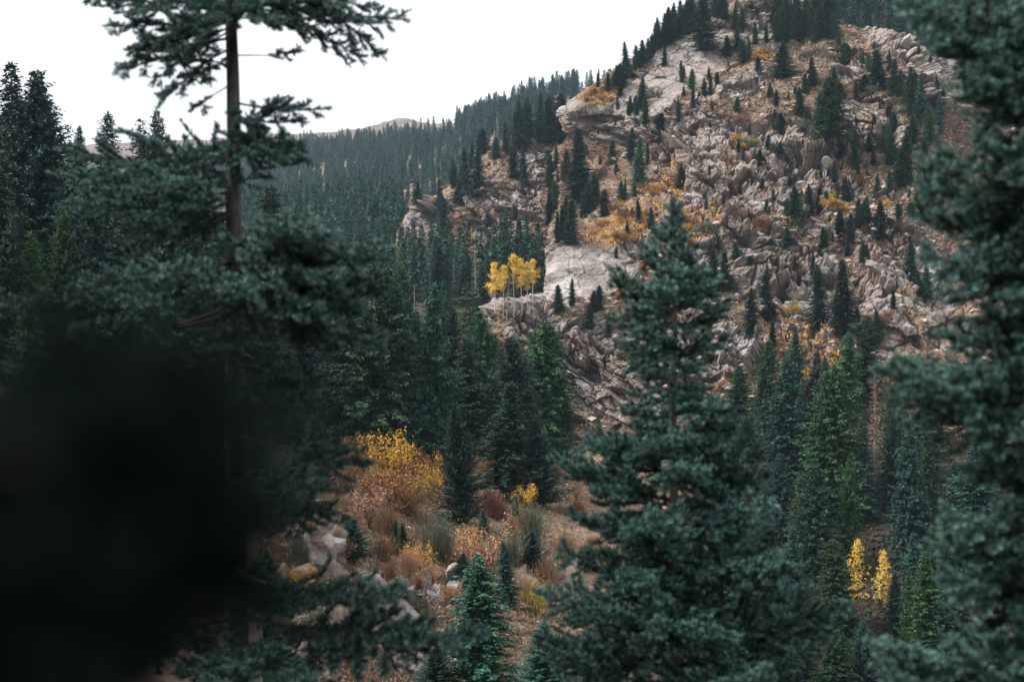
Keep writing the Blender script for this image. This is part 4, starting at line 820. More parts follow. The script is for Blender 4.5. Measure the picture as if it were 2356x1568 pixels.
for u, v, wpx, fl, rot, lab in [(905, 1372, 70, (.55, .8, 1.5), (0, -.75, .2), 'long slanting grey boulder ridge at the edge of the clearing'), (735, 1262, 52, (1, .9, .8), (0, .3, .4), 'angular rust stained boulder topping the outcrop behind the big spruce trunk'), (700, 1308, 36, (1.2, .8, .6), (.1, .2, 0), 'low blocky boulder at the base of the rust stained outcrop'), (762, 1240, 30, (.7, .8, 1.2), (0, .7, 0), 'pale leaning slab beside the rust stained outcrop'),
        (714, 1505, 34, (.8, .8, 1.3), (0, .1, .3), 'upright grey boulder near the bottom edge of the clearing'), (1000, 1372, 26, (.8, .8, 1.2), (0, -.7, .5), 'tilted grey slab in the middle of the clearing'), (1028, 1380, 18, (.6, .8, 1.3), (0, -.8, .2), 'slender pale slab leaning beside the tilted grey slab'), (968, 1362, 16, (1, .8, .7), (0, -.4, 0), 'small grey rock above the long boulder ridge'), (1062, 1440, 20, (.7, .8, 1.2), (0, -.2, 0), 'pale upright rock left of the green spruce in the clearing'), (1062, 1545, 24, (.6, .8, 1.5), (0, -.6, 0), 'white leaning rock at the bottom edge by the green spruce'),
        (880, 1470, 50, (.8, .9, 1), (0, -.5, .3), 'broad weathered boulder under the long boulder ridge'), (800, 1500, 36, (1, .8, .8), (.2, 0, .6), 'brownish boulder among the lower outcrop blocks'), (760, 1540, 24, (1.2, .8, .5), (0, .2, 0), 'flat tan rock at the bottom of the lower outcrop'), (1200, 1320, 30, (1.2, .9, .5), (0, .2, 0), 'pinkish flat rock left of the big front spruce'), (290, 1245, 40, (1.2, .9, .6), (0, .1, .5), 'pinkish rock glimpsed through the dark near boughs')]:
    p = px(u, v, [valley_side]); boulder(p-Vector((0, 0, wpx*.3/FPX*p.y)), wpx*1.15/FPX*p.y, lab, int(u+v), fl, rot, .1)
for x, y, wpx, fl, rot, lab in [(1635, 1295, 48, (1.3, 1, .55), (.2, .35, .3), 'large flat topped block below the dark firs on the mountain'), (1700, 1330, 30, (1.2, .8, .5), (0, .5, 0), 'pale slab tipping right beside the flat topped block'), (930, 1095, 22, (1, .8, .7), (0, .3, 0), 'pale triangular boulder above the spire of the front spruce'), (1150, 1060, 22, (1.2, .8, .5), (0, .4, 0), 'flat grey boulder near the red bush'), (1345, 1075, 28, (1.3, .8, .5), (0, .5, .4), 'slanting pale slab under the firs of the middle slope'), (1700, 1265, 16, (1.2, .8, .5), (0, .3, 0), 'small pale rock on the brown right slope'), (1790, 1140, 18, (1, .8, .7), (0, .3, 0), 'white rock at the edge of the right flank'), (1400, 800, 40, (1.1, .9, .9), (0, .5, .3), 'big square grey block in the middle of the mountain'), (1290, 740, 30, (1, .9, .9), (0, .5, 1), 'cracked pale block left of the square grey block'), (1255, 385, 22, (1.2, .8, .6), (0, .2, 0), 'pale flat boulder by the wide dark fir'), (900, 825, 14, (.6, .6, 1.2), (0, 0, 0), 'small upright stone in the middle of the rocks'), (600, 760, 30, (1, .9, .8), (0, -.3, .4), 'tawny rounded boulder above the orange spur'), (560, 830, 26, (1, .9, .9), (0, -.5, .4), 'grey rounded boulder at the head of the orange spur'), (1685, 1250, 20, (1.3, .8, .4), (0, .3, 0), 'thin slab lying on the brown right slope'), (1640, 1430, 30, (.7, .9, 1.2), (0, .7, .3), 'leaning grey slab below the flat topped block')]:
    p = px(*R3(x, y), [mountain]); boulder(p, wpx*.4727/FPX*p.y, lab, int(x+y), fl, rot, .5)

BLK = []
for q in range(34):
    u, v = (RNG.uniform(640, 800), RNG.uniform(1220, 1345)) if q < 12 else (RNG.uniform(640, 1060), RNG.uniform(1330, 1560))
    p = px(u, v, [valley_side]); o = boulder(p-Vector((0, 0, .25)), RNG.uniform(.45, 1.25), 'rock', 700+q, (RNG.uniform(.7, 1.2), .8, RNG.uniform(.7, 1.5)), (RNG.normal(0, .2), RNG.normal(-.3, .4), RNG.uniform(0, 3)), 0); BLK.append((o, p, v))
SNG = []
for q, (u, v, vt) in enumerate([(690, 470, 425), (760, 560, 490), (880, 640, 560), (1000, 640, 570), (1040, 700, 615), (860, 760, 660), (955, 800, 690), (1010, 560, 500), (120, 800, 640), (250, 700, 560), (90, 620, 480), (1290, 480, 410)]):
    h_ = cast(u, v, TERR)
    if h_: SNG.append((snag(h_[0], (v-vt)/FPX*h_[0].y*1.3, 'x', 40+q), h_[0]))
def log(u, v, L, ang, label, seed, objs):
    p = px(u, v, objs); t = np.linspace(-.5, .5, 7); r = np.random.default_rng(seed); g = Geo()
    pts = np.c_[t*L*math.cos(ang), t*L*.25, t*L*math.sin(ang)+.03*L]+r.normal(0, .012*L, (7, 3)); g.add(*tube(pts, L*.022*(1.1-t), 7))
    for k in range(6):
        q = r.integers(1, 6); d = norm(r.normal(0, 1, (1, 3)))[0]; d[2] = abs(d[2]); g.add(*tube(pts[q]+d*np.linspace(0, L*.14, 3)[:, None], np.array([.008, .006, .003])*L, 4))
    o = link('fallen_log', g.mesh('fallen_log', [M_dead], True), None, p); tag(o, label, 'log')
log(1040, 1225, 3.2, -.5, 'thin grey log lying across the brown clearing', 1, [valley_side]); log(1225, 1290, 3.5, .6, 'grey fallen trunk left of the big front spruce', 2, [valley_side]); log(1318, 500, 9, .7, 'long bare log lying in the red gully', 3, [mountain]); log(1180, 1230, 2.4, -.9, 'short grey log under the blue spruce', 4, [valley_side]); log(800, 1330, 3, .3, 'dead branch lying on the outcrop', 5, [valley_side])
def stones(name, G, n, size, filt, mat, label, seed, wrock=None):
    r = np.random.default_rng(seed); h, wd = G.shape[:2]; base = [boulder_geo(50+k, 1) for k in range(6)]; g = Geo(); cols = []; got = 0
    ii = r.integers(0, h-1, n*6); jj = r.integers(0, wd-1, n*6)
    for i, j in zip(ii, jj):
        p = G[i, j]
        u, v = CX+p[0]/p[1]*FPX, CY-p[2]/p[1]*FPX
        if not filt(u, v, i, j): continue
        W, F = base[int(r.integers(0, 6))]; s = size*min(r.lognormal(0, .55), 4)*.5; a = r.uniform(0, 6.28); c_, s_ = math.cos(a), math.sin(a)
        sc = s*np.array([r.uniform(.7, 1.4), r.uniform(.7, 1.3), r.uniform(.5, 1)]); V = W*sc; V = np.stack([V[:, 0]*c_-V[:, 1]*s_, V[:, 0]*s_+V[:, 1]*c_, V[:, 2]], 1)+p
        g.add(V, F); cols.append(np.broadcast_to(np.array([.36, .32, .29])*r.uniform(.55, 1.25)*np.array([1, r.uniform(.88, 1), r.uniform(.8, 1)]), (len(V), 3))); got += 1
        if got >= n: break
    o = link(name, g.mesh(name, [mat], False, np.concatenate(cols))); tag(o, label, 'stones', kind='stuff')
stones('scree', MT_G, 3500, 1.0, lambda u, v, i, j: u > 1200 and v < 1010 and not (1230 < u < 1410 and 310 < v < 500) and MT_ROCK[i, j] < .75 and (i*7+j*3) % 5 != 0, M_terr, 'loose pale stones strewn over the mountain slope', 61)
stones('loose_stones', VS_G, 2500, .28, lambda u, v, i, j: 560 < u < 1420 and 1100 < v < 1600, M_near, 'small stones scattered over the brown clearing', 62)

def tufts(name, G, n, size, filt, pal, label, seed, cat='ground cover'):
    r = np.random.default_rng(seed); h, wd = G.shape[:2]; ii = r.integers(0, h-1, n*5); jj = r.integers(0, wd-1, n*5); pts = []; pc = []
    for i, j in zip(ii, jj):
        p = G[i, j]; u, v = CX+p[0]/p[1]*FPX, CY-p[2]/p[1]*FPX
        c = filt(u, v, i, j, r)
        if c is None: continue
        pts.append(p); pc.append(pal[c])
        if len(pts) >= n: break
    pts = np.repeat(np.array(pts), 10, 0); pc = np.repeat(np.array(pc), 10, 0); m = len(pts); sz = size*r.uniform(.5, 1.3, m//10).repeat(10)
    P = pts+r.normal(0, 1, (m, 3))*sz[:, None]*[.45, .45, .12]
    V, F = sprays(P, norm(r.normal(0, .6, (m, 3))+[0, 0, 1]), norm(r.normal(0, 1, (m, 3))), sz*r.uniform(.5, 1, m), sz*.3)
    g = Geo(); g.add(V, F); cols = np.repeat(pc*r.uniform(.55, 1.25, (m, 1)), 4, 0)
    o = link(name, g.mesh(name, [M_terr if size > .4 else M_near], False, cols)); tag(o, label, cat, kind='stuff')
PAL = {k: np.array(v) for k, v in SCOL.items()}; PAL['dry'] = np.array([.24, .17, .10])
def fm_(u, v, i, j, r):
    if v > 1020 or MT_ROCK[i, j] > .6: return None
    if MT_OR[i, j] > .35: return r.choice(['orange', 'yellow', 'rust', 'yellow'])
    return r.choice(['grey', 'dry', 'brown', 'grey green', 'grey green', 'brown', 'tan', 'rust'])
tufts('low_scrub', MT_G, 14000, .9, fm_, PAL, 'low dry scrub and grass between the rocks of the mountain', 71)
tufts('dry_grass', VS_G, 22000, .34, lambda u, v, i, j, r: r.choice(['dry', 'brown', 'tan', 'dry', 'dry', 'grey']) if 560 < u < 1420 and 1080 < v < 1620 else None, PAL, 'dry grass and fallen leaves on the brown clearing', 72)

# ---------------------------------------------------------------- big blurred trees near the camera
def brush(P, D, L, r, K=40, nl=.033, wd=.0062, up=.25):
    n = len(P); t = np.tile(np.linspace(.02, 1, K), (n, 1)); ref = np.where(np.abs(D[:, 2:3]) > .9, [[1., 0, 0]], [[0, 0, 1.]])
    A = norm(np.cross(D, ref)); B = np.cross(A, D)
    th = r.uniform(0, 6.28, (n, K)); rad = A[:, None]*np.cos(th)[..., None]+B[:, None]*np.sin(th)[..., None]
    nd = norm(rad*.85+D[:, None]*(.45+.6*t[..., None]**3)+np.array([0, 0, up]))
    b = P[:, None]+D[:, None]*(L[:, None]*t)[..., None]; nl_ = nl*r.uniform(.75, 1.2, (n, K))[..., None]*(1-.35*t[..., None]**4)
    S = norm(np.cross(nd, r.normal(0, 1, (n, K, 3))))*wd*.5
    V = np.stack([b-S, b+S, b+nd*nl_], 2).reshape(-1, 3); F = np.arange(len(V)).reshape(-1, 3)
    T = np.repeat(np.clip(np.repeat(r.normal(.05, .10, n)+(r.random(n) < .4)*r.uniform(.1, .45, n), K)+.62*t.ravel()**2+r.normal(0, .06, n*K), 0, 1), 3)  # paler tips: new growth, plus lit tips and dark interior put into tint
    return V, F, T
def bough_mesh(L, seed, bare=.15, droop=.1, mat=None, dens=1.0, wid=.47):
    r = np.random.default_rng(3000+seed); g = Geo(); s = np.linspace(0, 1, 14)
    ph = r.uniform(0, 6.28)
    def axis(q): q = np.asarray(q, float); return np.stack([L*q, .05*L*np.sin(q*5+ph)*q*(1-q)*2, -droop*L*np.sin(q*math.pi)*1.0+.03*L*np.sin(q*9+ph)*q*(1-q)], -1)
    g.add(*tube(axis(s), .0028+.011*L*(1-s)**1.2*.9, 5), 1)
    tang = lambda q: norm(axis(np.minimum(q+.02, 1.02))-axis(q-.02))
    BP, BD, BL = [], [], []
    n = int(L*(1-bare)/(.046/dens))*2
    for k in range(n):
        q = bare+(1-bare)*((k+r.uniform(0, 1))/n); side = 1 if k % 2 else -1
        tl = (L*wid*(1-q)**.7+.07)*r.uniform(.55, 1.15)*(min(1, (q-bare)/.12+.5))
        if r.random() < .08: continue
        t0 = tang(q); ang = side*math.radians(r.normal(50, 9)); el = r.normal(.12, .36)
        d = np.array([t0[0]*math.cos(ang)-t0[1]*math.sin(ang), t0[0]*math.sin(ang)+t0[1]*math.cos(ang), t0[2]*.5+el]); d /= np.linalg.norm(d)
        p0 = axis(q); m = max(2, int(tl/.05)); x = (np.arange(m)+.5)/m
        sagz = -.12*tl*np.sin(x*2.2)
        tp = p0+d*(x*tl)[:, None]+np.array([0, 0, 1.])*sagz[:, None]
        if tl > .16: g.add(*tube(p0+d*(np.linspace(0, 1, 4)*tl)[:, None]+np.array([0, 0, 1.])*(-.12*tl*np.sin(np.linspace(0, 1, 4)*2.2))[:, None], np.array([.0045, .0035, .0025, .0015]), 3), 1)
        # needles along the twig and side shoots
        BP.append(tp-d*.025); BD.append(np.repeat(d[None], m, 0)); BL.append(np.full(m, tl/m*1.15))
        if tl > .1:
            ms = max(1, int(tl/.055)); xs_ = np.sort(r.uniform(.2, .95, ms*2)); sgn = np.where(np.arange(ms*2) % 2, 1., -1.)
            sa = sgn*np.radians(r.normal(48, 10, ms*2)); dd = np.stack([d[0]*np.cos(sa)-d[1]*np.sin(sa), d[0]*np.sin(sa)+d[1]*np.cos(sa), d[2]+r.normal(.28, .36, ms*2)], 1)
            BP.append(p0+d*(xs_*tl)[:, None]+np.array([0, 0, 1.])*(-.12*tl*np.sin(xs_*2.2))[:, None]); BD.append(norm(dd)); BL.append(r.uniform(.05, .10, ms*2)*(1.15-.5*xs_))
    m = int(L*(1-bare)/.05)+2; q = np.linspace(bare, 1, m); BP.append(axis(q)); BD.append(tang(q)); BL.append(np.full(m, .06))
    P, D, LL = np.concatenate(BP), np.concatenate(BD), np.concatenate(BL)
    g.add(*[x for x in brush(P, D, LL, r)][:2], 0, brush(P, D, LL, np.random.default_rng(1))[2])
    return g.mesh('bough', [mat or M_hero, M_wood])
BL_ = (.45, .75, 1.1, 1.6, 2.2)
BO = {}
def bough_proto(L, bare, droop, mat, dens=1.0, wid=.47):
    k = min(range(5), key=lambda i: abs(math.log(BL_[i]/L))); s = int(RNG.integers(0, 3)); key = (k, s, bare, droop, mat.name, dens, wid)
    if key not in BO: BO[key] = bough_mesh(BL_[k], k*10+s+int(bare*100), bare, droop, mat, dens, wid)
    return BO[key], BL_[k]
def bough(parent, p0, p1, bare=.15, droop=.08, mat=None, roll=None, tint=1.0, dens=1.0, wid=.47):
    d = Vector(p1)-Vector(p0); L = d.length; me, L0 = bough_proto(L, bare, droop, mat or M_hero, dens, wid)
    x = d.normalized(); y = Vector((0, 0, 1)).cross(x); y = y.normalized() if y.length > .05 else Vector((0, 1, 0)); z = x.cross(y)
    o = link('bough', me, parent); s = L/L0
    R = Matrix((x, y, z)).transposed().to_4x4()
    rl = RNG.normal(0, .22) if roll is None else roll
    o.matrix_local = Matrix.Translation(Vector(p0)-parent.location) @ R @ Matrix.Rotation(rl, 4, 'X') @ Matrix.Diagonal((s, s, s, 1))
    t = tint*RNG.uniform(.85, 1.15); o.color = (t, t*RNG.uniform(.97, 1.03), t*RNG.uniform(.94, 1.06), 1)
    return o
def hero_root(name, label, base): 
    o = link(name, None, None, base); tag(o, label, 'tree'); o.empty_display_size = .5; return o
def trunk(parent, pts, rad, mat=None, n=10):
    pts = np.array(pts, float); pts = pts+np.c_[np.random.default_rng(3).normal(0, .006, (len(pts), 2)), np.zeros(len(pts))]
    g = Geo(); V, F = tube(pts-np.array(parent.location), np.array(rad), n); g.add(V, F); return link('trunk', g.mesh('hero_trunk', [mat or M_greybark], True), parent)

def envelope_tree(root, u0, Y, vtop, vbot, EL, ER, step, nb, rise, tint=1.0, droop=.06, fill=1.0, upto=None):
    r = RNG; k = FPX/Y; v = vtop; out_ = 0
    vs = [e[0] for e in EL]; wl = [e[1] for e in EL]; vr = [e[0] for e in ER]; wr = [e[1] for e in ER]
    ctr = lambda vv: at(u0, vv, Y); a0 = 0
    while v < vbot:
        t = (v-vtop)/(vbot-vtop); a0 += 2.4
        n = nb if v > vtop+60 else 3
        for q in range(n):
            az = a0+q*6.283/n+r.normal(0, .2); cx = math.cos(az); rs = rise(t)+r.normal(0, .08)
            side = wr if cx > 0 else wl; vv_ = vr if cx > 0 else vs
            L = 60.
            for _ in range(3):
                vt = v-L*math.tan(rs)*1.0; wl_, wr_ = np.interp(vt, vs, wl), np.interp(vt, vr, wr)
                wv = (wr_ if cx > 0 else wl_)*abs(cx)+(wl_+wr_)*.45*(1-abs(cx)); L = max(22, wv)
            L *= r.uniform(.78, 1.06)
            p0 = ctr(v+r.normal(0, 6)); Lm = L/k
            p1 = p0+Vector((cx*Lm, math.sin(az)*Lm*fill, Lm*math.tan(rs)))
            bough(root, p0, p1, .12 if Lm > .4 else .04, droop, M_hero, None, tint, 1.0); out_ += 1
        v += step(t)*r.uniform(.85, 1.15)
    return out_
# the spruce in front of the mountain
Yc = 14.0; base = Vector((at(1550, 0, Yc).x, Yc, ground_z(0, Yc)))
ctree = hero_root('spruce_tree', 'big silvery green spruce in front of the rocky mountain, slightly out of focus', base)
zz = np.linspace(base.z, at(0, 478, Yc).z, 16); trunk(ctree, [(base.x+.01*math.sin(z*2), Yc, z) for z in zz], .012+.095*(1-np.linspace(0, 1, 16))**.9, M_greybark)
ELc = [(460, 8), (520, 45), (580, 95), (640, 150), (700, 140), (760, 155), (820, 135), (880, 110), (930, 130), (980, 195), (1040, 255), (1100, 285), (1160, 300), (1250, 290), (1330, 275), (1400, 375), (1500, 365), (1620, 385), (1800, 420)]
ERc = [(460, 8), (520, 45), (580, 65), (640, 110), (700, 150), (760, 150), (820, 95), (880, 80), (930, 150), (980, 200), (1040, 215), (1100, 270), (1160, 250), (1250, 300), (1330, 360), (1400, 445), (1500, 430), (1620, 460), (1800, 480)]
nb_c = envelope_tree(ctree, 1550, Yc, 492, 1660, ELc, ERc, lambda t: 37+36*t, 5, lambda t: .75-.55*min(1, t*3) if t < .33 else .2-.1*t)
bough(ctree, at(1550, 560, Yc), at(1550, 462, Yc), .05, 0, M_hero)
bough(ctree, at(1690, 1100, Yc-.3), at(1725, 960, Yc-.3), .05, 0, M_hero)
# cones near the top
def cone(parent, u, v, Y, size):
    g = Geo(); an = np.linspace(0, 6.28, 9)[:-1]; zz = np.linspace(0, 1, 14); rr = np.sin(np.clip(zz*.92+.08, 0, 1)*math.pi)**.6*.32*(1+.18*(np.arange(14) % 2))
    V, F = tube(np.c_[zz*0, zz*0, zz*size], rr*size+.001, 8); g.add(V, F)
    o = link('cone', g.mesh('cone', [M_cone]), parent); o.location = at(u, v, Y)-parent.location; o.rotation_euler = (RNG.normal(0, .4), RNG.normal(0, .4), 0)
M_cone = bark_mat('cone_scales', (.09, .03, .012), (.25, .09, .035), 60)
for u, v in [(1590, 572), (1598, 566), (1420, 690), (1605, 745), (1500, 745), (1475, 620)]: cone(ctree, u, v, Yc-.15, .085)
print('CENTRE BOUGHS', nb_c)
# the spruce at the right edge
Yr = 9.0; base = Vector((at(2520, 0, Yr).x, Yr, ground_z(0, Yr)))
rtree = hero_root('spruce_tree', 'blurred blue green spruce filling the right edge of the view', base)
zz = np.linspace(base.z, 3.2, 14); trunk(rtree, [(base.x, Yr, z) for z in zz], .03+.1*(1-np.linspace(0, 1, 14)), M_greybark)
ELr = [(-260, 300), (-100, 340), (0, 385), (60, 375), (120, 350), (180, 345), (260, 335), (330, 365), (370, 405), (450, 410), (520, 415), (600, 375), (650, 315), (700, 350), (770, 380), (830, 490), (860, 515), (900, 450), (960, 330), (1040, 260), (1120, 310), (1180, 350), (1230, 380), (1330, 370), (1420, 300), (1490, 520), (1540, 490), (1700, 500)]
ELr = [(a, b*.92) for a, b in ELr]
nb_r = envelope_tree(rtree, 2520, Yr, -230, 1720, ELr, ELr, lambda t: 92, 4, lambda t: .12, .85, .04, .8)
for u, v, dy in [(2085, 10, -.3), (2150, 120, .2), (2200, 200, -.4), (2130, 370, -.3), (2110, 500, .1), (2140, 590, -.4), (2020, 852, -.3), (2080, 900, -.5), (2170, 770, .2), (2190, 1190, -.5), (2150, 1240, -.2), (2180, 1330, -.4), (2020, 1490, -.3), (2060, 1550, -.5), (2230, 960, -.5), (2120, 430, .4), (2240, 1080, -.2)]:
    bough(rtree, at(2500, v+random.uniform(-10, 50), Yr), at(u, v, Yr+dy), .12, .06, M_hero, None, .85)
print('RIGHT BOUGHS', nb_r)
# the tall spruce on the left with its bare dark trunk
Yl = 14.0; base = Vector((at(548, 0, Yl).x, Yl, ground_z(0, Yl)))
ltree = hero_root('spruce_tree', 'tall dark spruce with a straight bare trunk standing against the white sky', base)
zz = np.linspace(base.z, at(0, -420, Yl).z, 22)
trunk(ltree, [(at(np.interp((CY-z/Yl*FPX), [-420, 0, 1568], [528, 534, 547]), 0, Yl).x, Yl, z) for z in zz], np.interp(zz, [base.z, at(0, 1100, Yl).z, at(0, 0, Yl).z, at(0, -420, Yl).z], [.14, .105, .055, .03]), M_dkbark)
tu = lambda v: np.interp(v, [-420, 0, 1568], [528, 534, 547])
LB = [  # start v, tip u, tip v, depth change, bare, droop
 (-20, 195, -12, .3, .2, .05), (20, 250, 60, 0, .2, .05), (50, 272, 165, .2, .2, -.05), (30, 300, 110, -.6, .2, 0), (110, 372, 236, 0, .15, -.06), (85, 300, 155, .6, .2, 0), (120, 440, 190, .5, .2, 0), (-10, 330, 20, -.8, .2, 0), (-60, 190, -5, .2, .2, 0), (60, 400, 120, -.7, .2, 0), (0, 420, 60, -.9, .2, 0), (-60, 420, 10, .8, .2, 0), (-70, 280, -10, -.5, .2, 0), (10, 380, 90, .4, .15, 0), (-30, 470, 40, -.8, .2, 0), (70, 350, 190, -.3, .2, -.04),
 (-40, 928, 44, -.2, .3, .06), (0, 795, 62, .2, .2, -.05), (20, 705, 60, -.5, .2, 0), (-10, 685, 15, .6, .2, 0), (40, 765, 100, .3, .45, -.06), (128, 690, 118, 0, .5, .02), (-30, 780, 10, -.6, .2, 0), (-60, 860, 20, .4, .2, 0), (-70, 720, -10, -.6, .2, 0), (-20, 620, 40, -1, .2, 0), (10, 480, 70, -1, .2, 0), (-50, 650, 20, 1, .2, 0), (-20, 880, 130, .1, .62, -.12), (10, 835, 140, .0, .5, -.08), (-90, 600, 0, -.9, .2, 0),
 (235, 745, 250, 0, .25, .04), (300, 716, 376, 0, .15, -.05), (290, 655, 225, .3, .25, 0), (330, 690, 330, -.6, .15, 0), (425, 618, 330, -.3, .4, .2), (330, 485, 340, -.5, .2, 0), (190, 445, 250, .2, .5, 0), (280, 700, 280, .4, .15, 0), (310, 640, 360, -.8, .15, 0), (260, 600, 300, -.6, .15, 0), (345, 700, 370, .3, .1, 0), (335, 640, 345, -.5, .1, -.05), (310, 560, 360, -.9, .1, 0),
 (400, 128, 400, 0, .25, .05), (360, 150, 345, .4, .25, .05), (440, 150, 470, -.6, .25, .05), (460, 260, 560, -.5, .2, 0), (480, 300, 590, .2, .2, 0), (430, 320, 420, -1, .2, 0), (350, 270, 300, .5, .3, .04), (380, 420, 345, -.6, .2, 0), (410, 180, 430, -.8, .2, .05), (450, 330, 500, -.8, .2, 0), (395, 380, 400, .6, .1, 0), (500, 350, 540, .5, .1, 0),
 (560, 685, 500, -3, .3, .05), (590, 760, 540, -3, .3, .05), (600, 865, 575, -3, .35, .05), (640, 885, 660, -2.5, .35, .03), (700, 805, 780, -2.5, .3, 0), (720, 872, 790, -2.6, .35, 0), (660, 705, 700, -3, .3, .02), (580, 645, 520, -3.3, .3, .05), (620, 765, 640, -3.2, .3, .03), (660, 825, 700, -3, .3, .02), (600, 720, 580, -2.6, .3, .04), (640, 800, 610, -2.7, .3, .04), (690, 760, 740, -3.2, .25, 0), (580, 720, 520, -2.4, .3, .04),
 (640, 20, 700, -2.5, .25, .05), (620, 90, 680, -2.5, .25, .05), (600, 200, 640, -2.5, .25, .05), (600, 300, 620, -2.5, .25, .05), (620, 400, 615, -3, .25, .05), (720, 60, 800, -3, .25, .03), (760, 0, 850, -2.8, .25, .03), (700, 180, 760, -3, .25, .03), (660, 300, 700, -3, .25, .03), (640, 480, 660, -3, .2, .03), (680, 570, 670, -3.3, .2, .03), (650, 640, 650, -3, .2, .03), (740, 350, 780, -3.2, .25, .02), (820, 100, 900, -3, .25, .02), (860, 20, 970, -3, .25, .02), (800, 660, 860, -2.5, .2, 0), (830, 720, 910, -2.5, .2, 0), (780, 480, 800, -3, .2, 0), (820, 300, 880, -3, .2, 0), (850, 520, 920, -3, .2, 0), (900, 640, 950, -2, .2, 0), (880, 420, 950, -2.6, .2, 0),
 (1080, 802, 1188, -1, .2, .02), (1070, 782, 1130, -.8, .2, .02), (1090, 705, 1220, -1, .2, 0), (1100, 660, 1160, -1.5, .2, 0), (1000, 850, 1062, -2.2, .35, .02), (1150, 640, 1215, -1.2, .15, 0), (1100, 720, 1140, .4, .15, 0),
 (1300, 690, 1400, -2.5, .3, .02), (1320, 935, 1362, -2.6, .35, .03), (1400, 1045, 1482, -2.6, .4, .02), (1420, 1100, 1470, -2.4, .45, .02), 
 (1480, 430, 1545, -2, .15, 0), (1470, 555, 1535, -2.2, .15, 0), (1500, 705, 1560, -2.2, .2, 0), (1440, 350, 1500, -1.8, .2, 0), (1380, 100, 1430, -2, .25, .03), (1390, 200, 1440, -2.2, .25, .02), (1420, 60, 1500, -2, .25, .02), (1300, 380, 1360, -1.8, .2, .02), (1200, 300, 1250, -1.6, .25, .02), (1500, 480, 1580, -2.4, .15, 0)]
for v0, u, v, dy, bare, dr in LB[:]:
    far_ = abs(dy) > 1.7
    if 320 < v0 < 530: bare = min(bare, .12)
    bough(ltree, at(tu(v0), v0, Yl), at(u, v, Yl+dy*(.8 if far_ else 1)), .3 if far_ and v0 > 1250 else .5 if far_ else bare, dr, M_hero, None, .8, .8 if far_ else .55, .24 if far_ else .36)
# the spruce beside the photographer, its lower boughs hanging in front of the lens
base = Vector((-2.0, .2, ground_z(0, .2)))
ntree = hero_root('spruce_tree', 'nearly black spruce boughs hanging close to the lens, strongly blurred', base)
trunk(ntree, [(-2.0+.01*z, .2, z) for z in np.linspace(base.z, 5, 12)], .16-.1*np.linspace(0, 1, 12), M_bark)
for k, (u, v, Y, su, sv) in enumerate([(600, 1010, .85, -360, 1130), (640, 1190, .9, -340, 1200), (660, 1340, .95, -340, 1300), (560, 1440, .95, -340, 1450), (470, 1220, .78, -420, 1150), (480, 920, .85, -420, 1100), (400, 1080, .75, -440, 1100), (230, 1180, .75, -460, 1150), (380, 880, .9, -380, 1100), (200, 1000, .8, -460, 1150), (280, 1480, .85, -420, 1450), (120, 1330, .75, -460, 1300), (520, 1370, 1.0, -330, 1350), (150, 1540, .9, -420, 1560), (420, 1560, 1.0, -380, 1580)]):
    Y *= .68
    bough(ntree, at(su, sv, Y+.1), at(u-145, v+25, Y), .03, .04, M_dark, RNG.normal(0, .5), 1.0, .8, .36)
for u, v, Y, sv in [(640, 905, .5, 1100), (700, 1010, .56, 1120), (690, 1190, .52, 1200), (700, 1330, .58, 1280), (600, 1420, .5, 1400), (520, 830, .5, 1080)]:
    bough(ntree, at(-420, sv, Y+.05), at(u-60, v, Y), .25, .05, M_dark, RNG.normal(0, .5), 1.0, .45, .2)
# ---------------------------------------------------------------- thin blue air between the slopes
g = Geo(); X0, X1, Y0, Y1, Z0, Z1 = -3600, 3600, -450, 3000, -74, 430
g.add([(x, y, z) for z in (Z0, Z1) for y in (Y0, Y1) for x in (X0, X1)], [(0, 2, 3, 1), (4, 5, 7, 6), (0, 1, 5, 4), (2, 6, 7, 3), (0, 4, 6, 2), (1, 3, 7, 5)])
mh = bpy.data.materials.new('air'); mh.use_nodes = True; mh.node_tree.nodes.clear()
vo = mh.node_tree.nodes.new('ShaderNodeVolumePrincipled'); oo = mh.node_tree.nodes.new('ShaderNodeOutputMaterial'); mh.node_tree.links.new(vo.outputs[0], oo.inputs['Volume'])
vo.inputs['Color'].default_value = (.62, .80, 1, 1); vo.inputs['Density'].default_value = HAZE; vo.inputs['Anisotropy'].default_value = .2
if HAZE: tag(link('haze', g.mesh('haze', [mh])), 'thin bluish air filling the valley', kind='stuff')
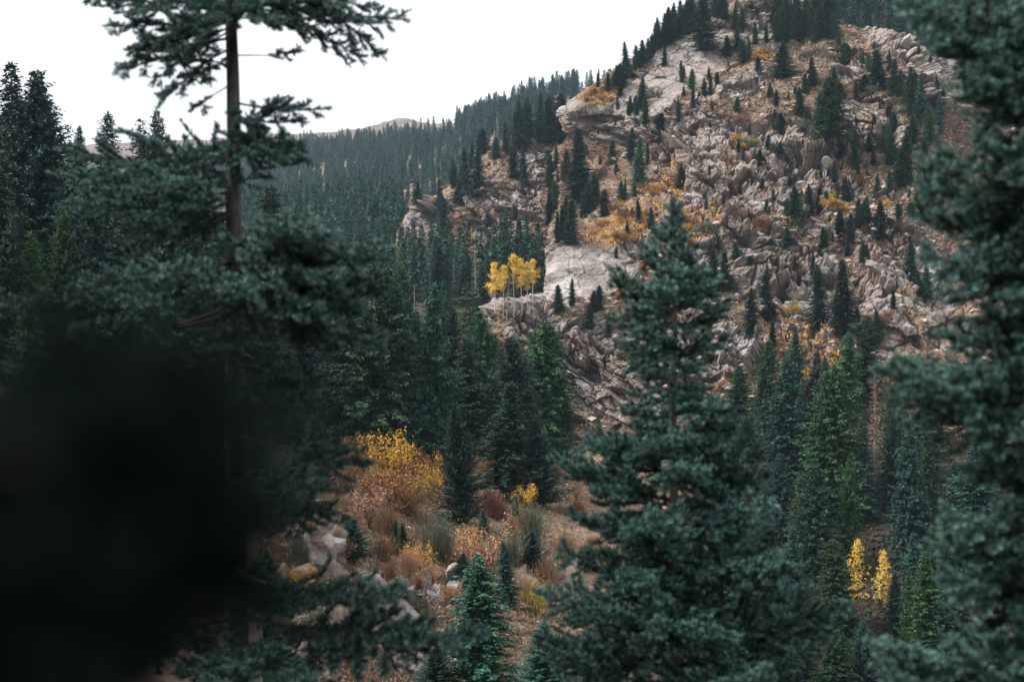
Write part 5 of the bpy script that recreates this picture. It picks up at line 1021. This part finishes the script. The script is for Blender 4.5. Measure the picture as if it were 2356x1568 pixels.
# ---------------------------------------------------------------- labels
HW = {'teal': 'dark teal', 'green': 'mid green', 'blue': 'blue green', 'olive': 'yellowish green', 'dark': 'very dark'}
ORD = 'leftmost second third fourth fifth sixth seventh eighth ninth tenth eleventh twelfth thirteenth fourteenth fifteenth sixteenth seventeenth eighteenth nineteenth twentieth'.split()
KW = {'spruce': 'spruce', 'fir': 'fir', 'young': 'bushy young spruce', 'sparse': 'thin topped pine'}
def ordinal(i, n):
    if n == 1: return ''
    if i == n-1: return 'rightmost'
    return ORD[i]+('' if i == 0 else ' from left')
def uof(p): return CX+p.x/p.y*FPX
def put_labels(items, what, zone, group, cat):
    """items of one look in one zone: an ordinal from the left tells them apart"""
    items.sort(key=lambda q: uof(q[1]))
    n = len(items)
    if n > 20:
        items.sort(key=lambda q: q[1].y); m = (n+1)//2 if n <= 40 else (n+2)//3
        for k, nm in enumerate(['front row', 'middle row' if n > 40 else 'back row', 'back row']):
            sub = items[k*m:(k+1)*m]
            if sub: put_labels(sub, what, nm+' '+zone, group, cat)
        return
    for i, q in enumerate(items):
        od = ordinal(i, n); tag(q[0], f'{what}, {od} {zone}' if od else f'{what} {zone}', cat, group)
by = {}
for q in TREES: by.setdefault((q[4], q[3], q[5]), []).append(q)
for (zone, st, hu), items in by.items(): put_labels(items, f'{HW[hu]} {KW[st]}', zone, 'conifers '+zone, 'tree')
by = {}
for q in SHRUBS: by.setdefault((q[4], q[2], q[3]), []).append(q)
for (zone, c, k), items in by.items(): put_labels(items, f"{c} {dict(leafy='leafy', broom='twiggy', sage='rounded')[k]} shrub", zone, 'shrubs '+zone, 'shrub')
put_labels([(o, p) for o, p, v in BLK if v < 1350], 'jagged grey block', 'on the upper outcrop of the clearing', 'outcrop blocks', 'boulder')
put_labels([(o, p) for o, p, v in BLK if v >= 1350], 'jagged grey block', 'on the lower outcrop of the clearing', 'outcrop blocks', 'boulder')
put_labels(SNG, 'slim pale dead trunk', 'among the dark conifers', 'pale dead trunks', 'dead tree')
for o, l in ((mountain, 'steep rocky mountain side of pale broken rock'), (knoll, 'rocky hill with a pale overhanging face'), (far_hill, 'far ridge with a bare brown crest'), (upper_slope, 'wooded slope behind the rocky summit'), (valley_side, 'valley side with a brown clearing'), (left_hill, 'steep wooded hillside on the left'), (hillside, 'dark ground the photographer stands on'), (ground, 'wide valley floor')): tag(o, l)
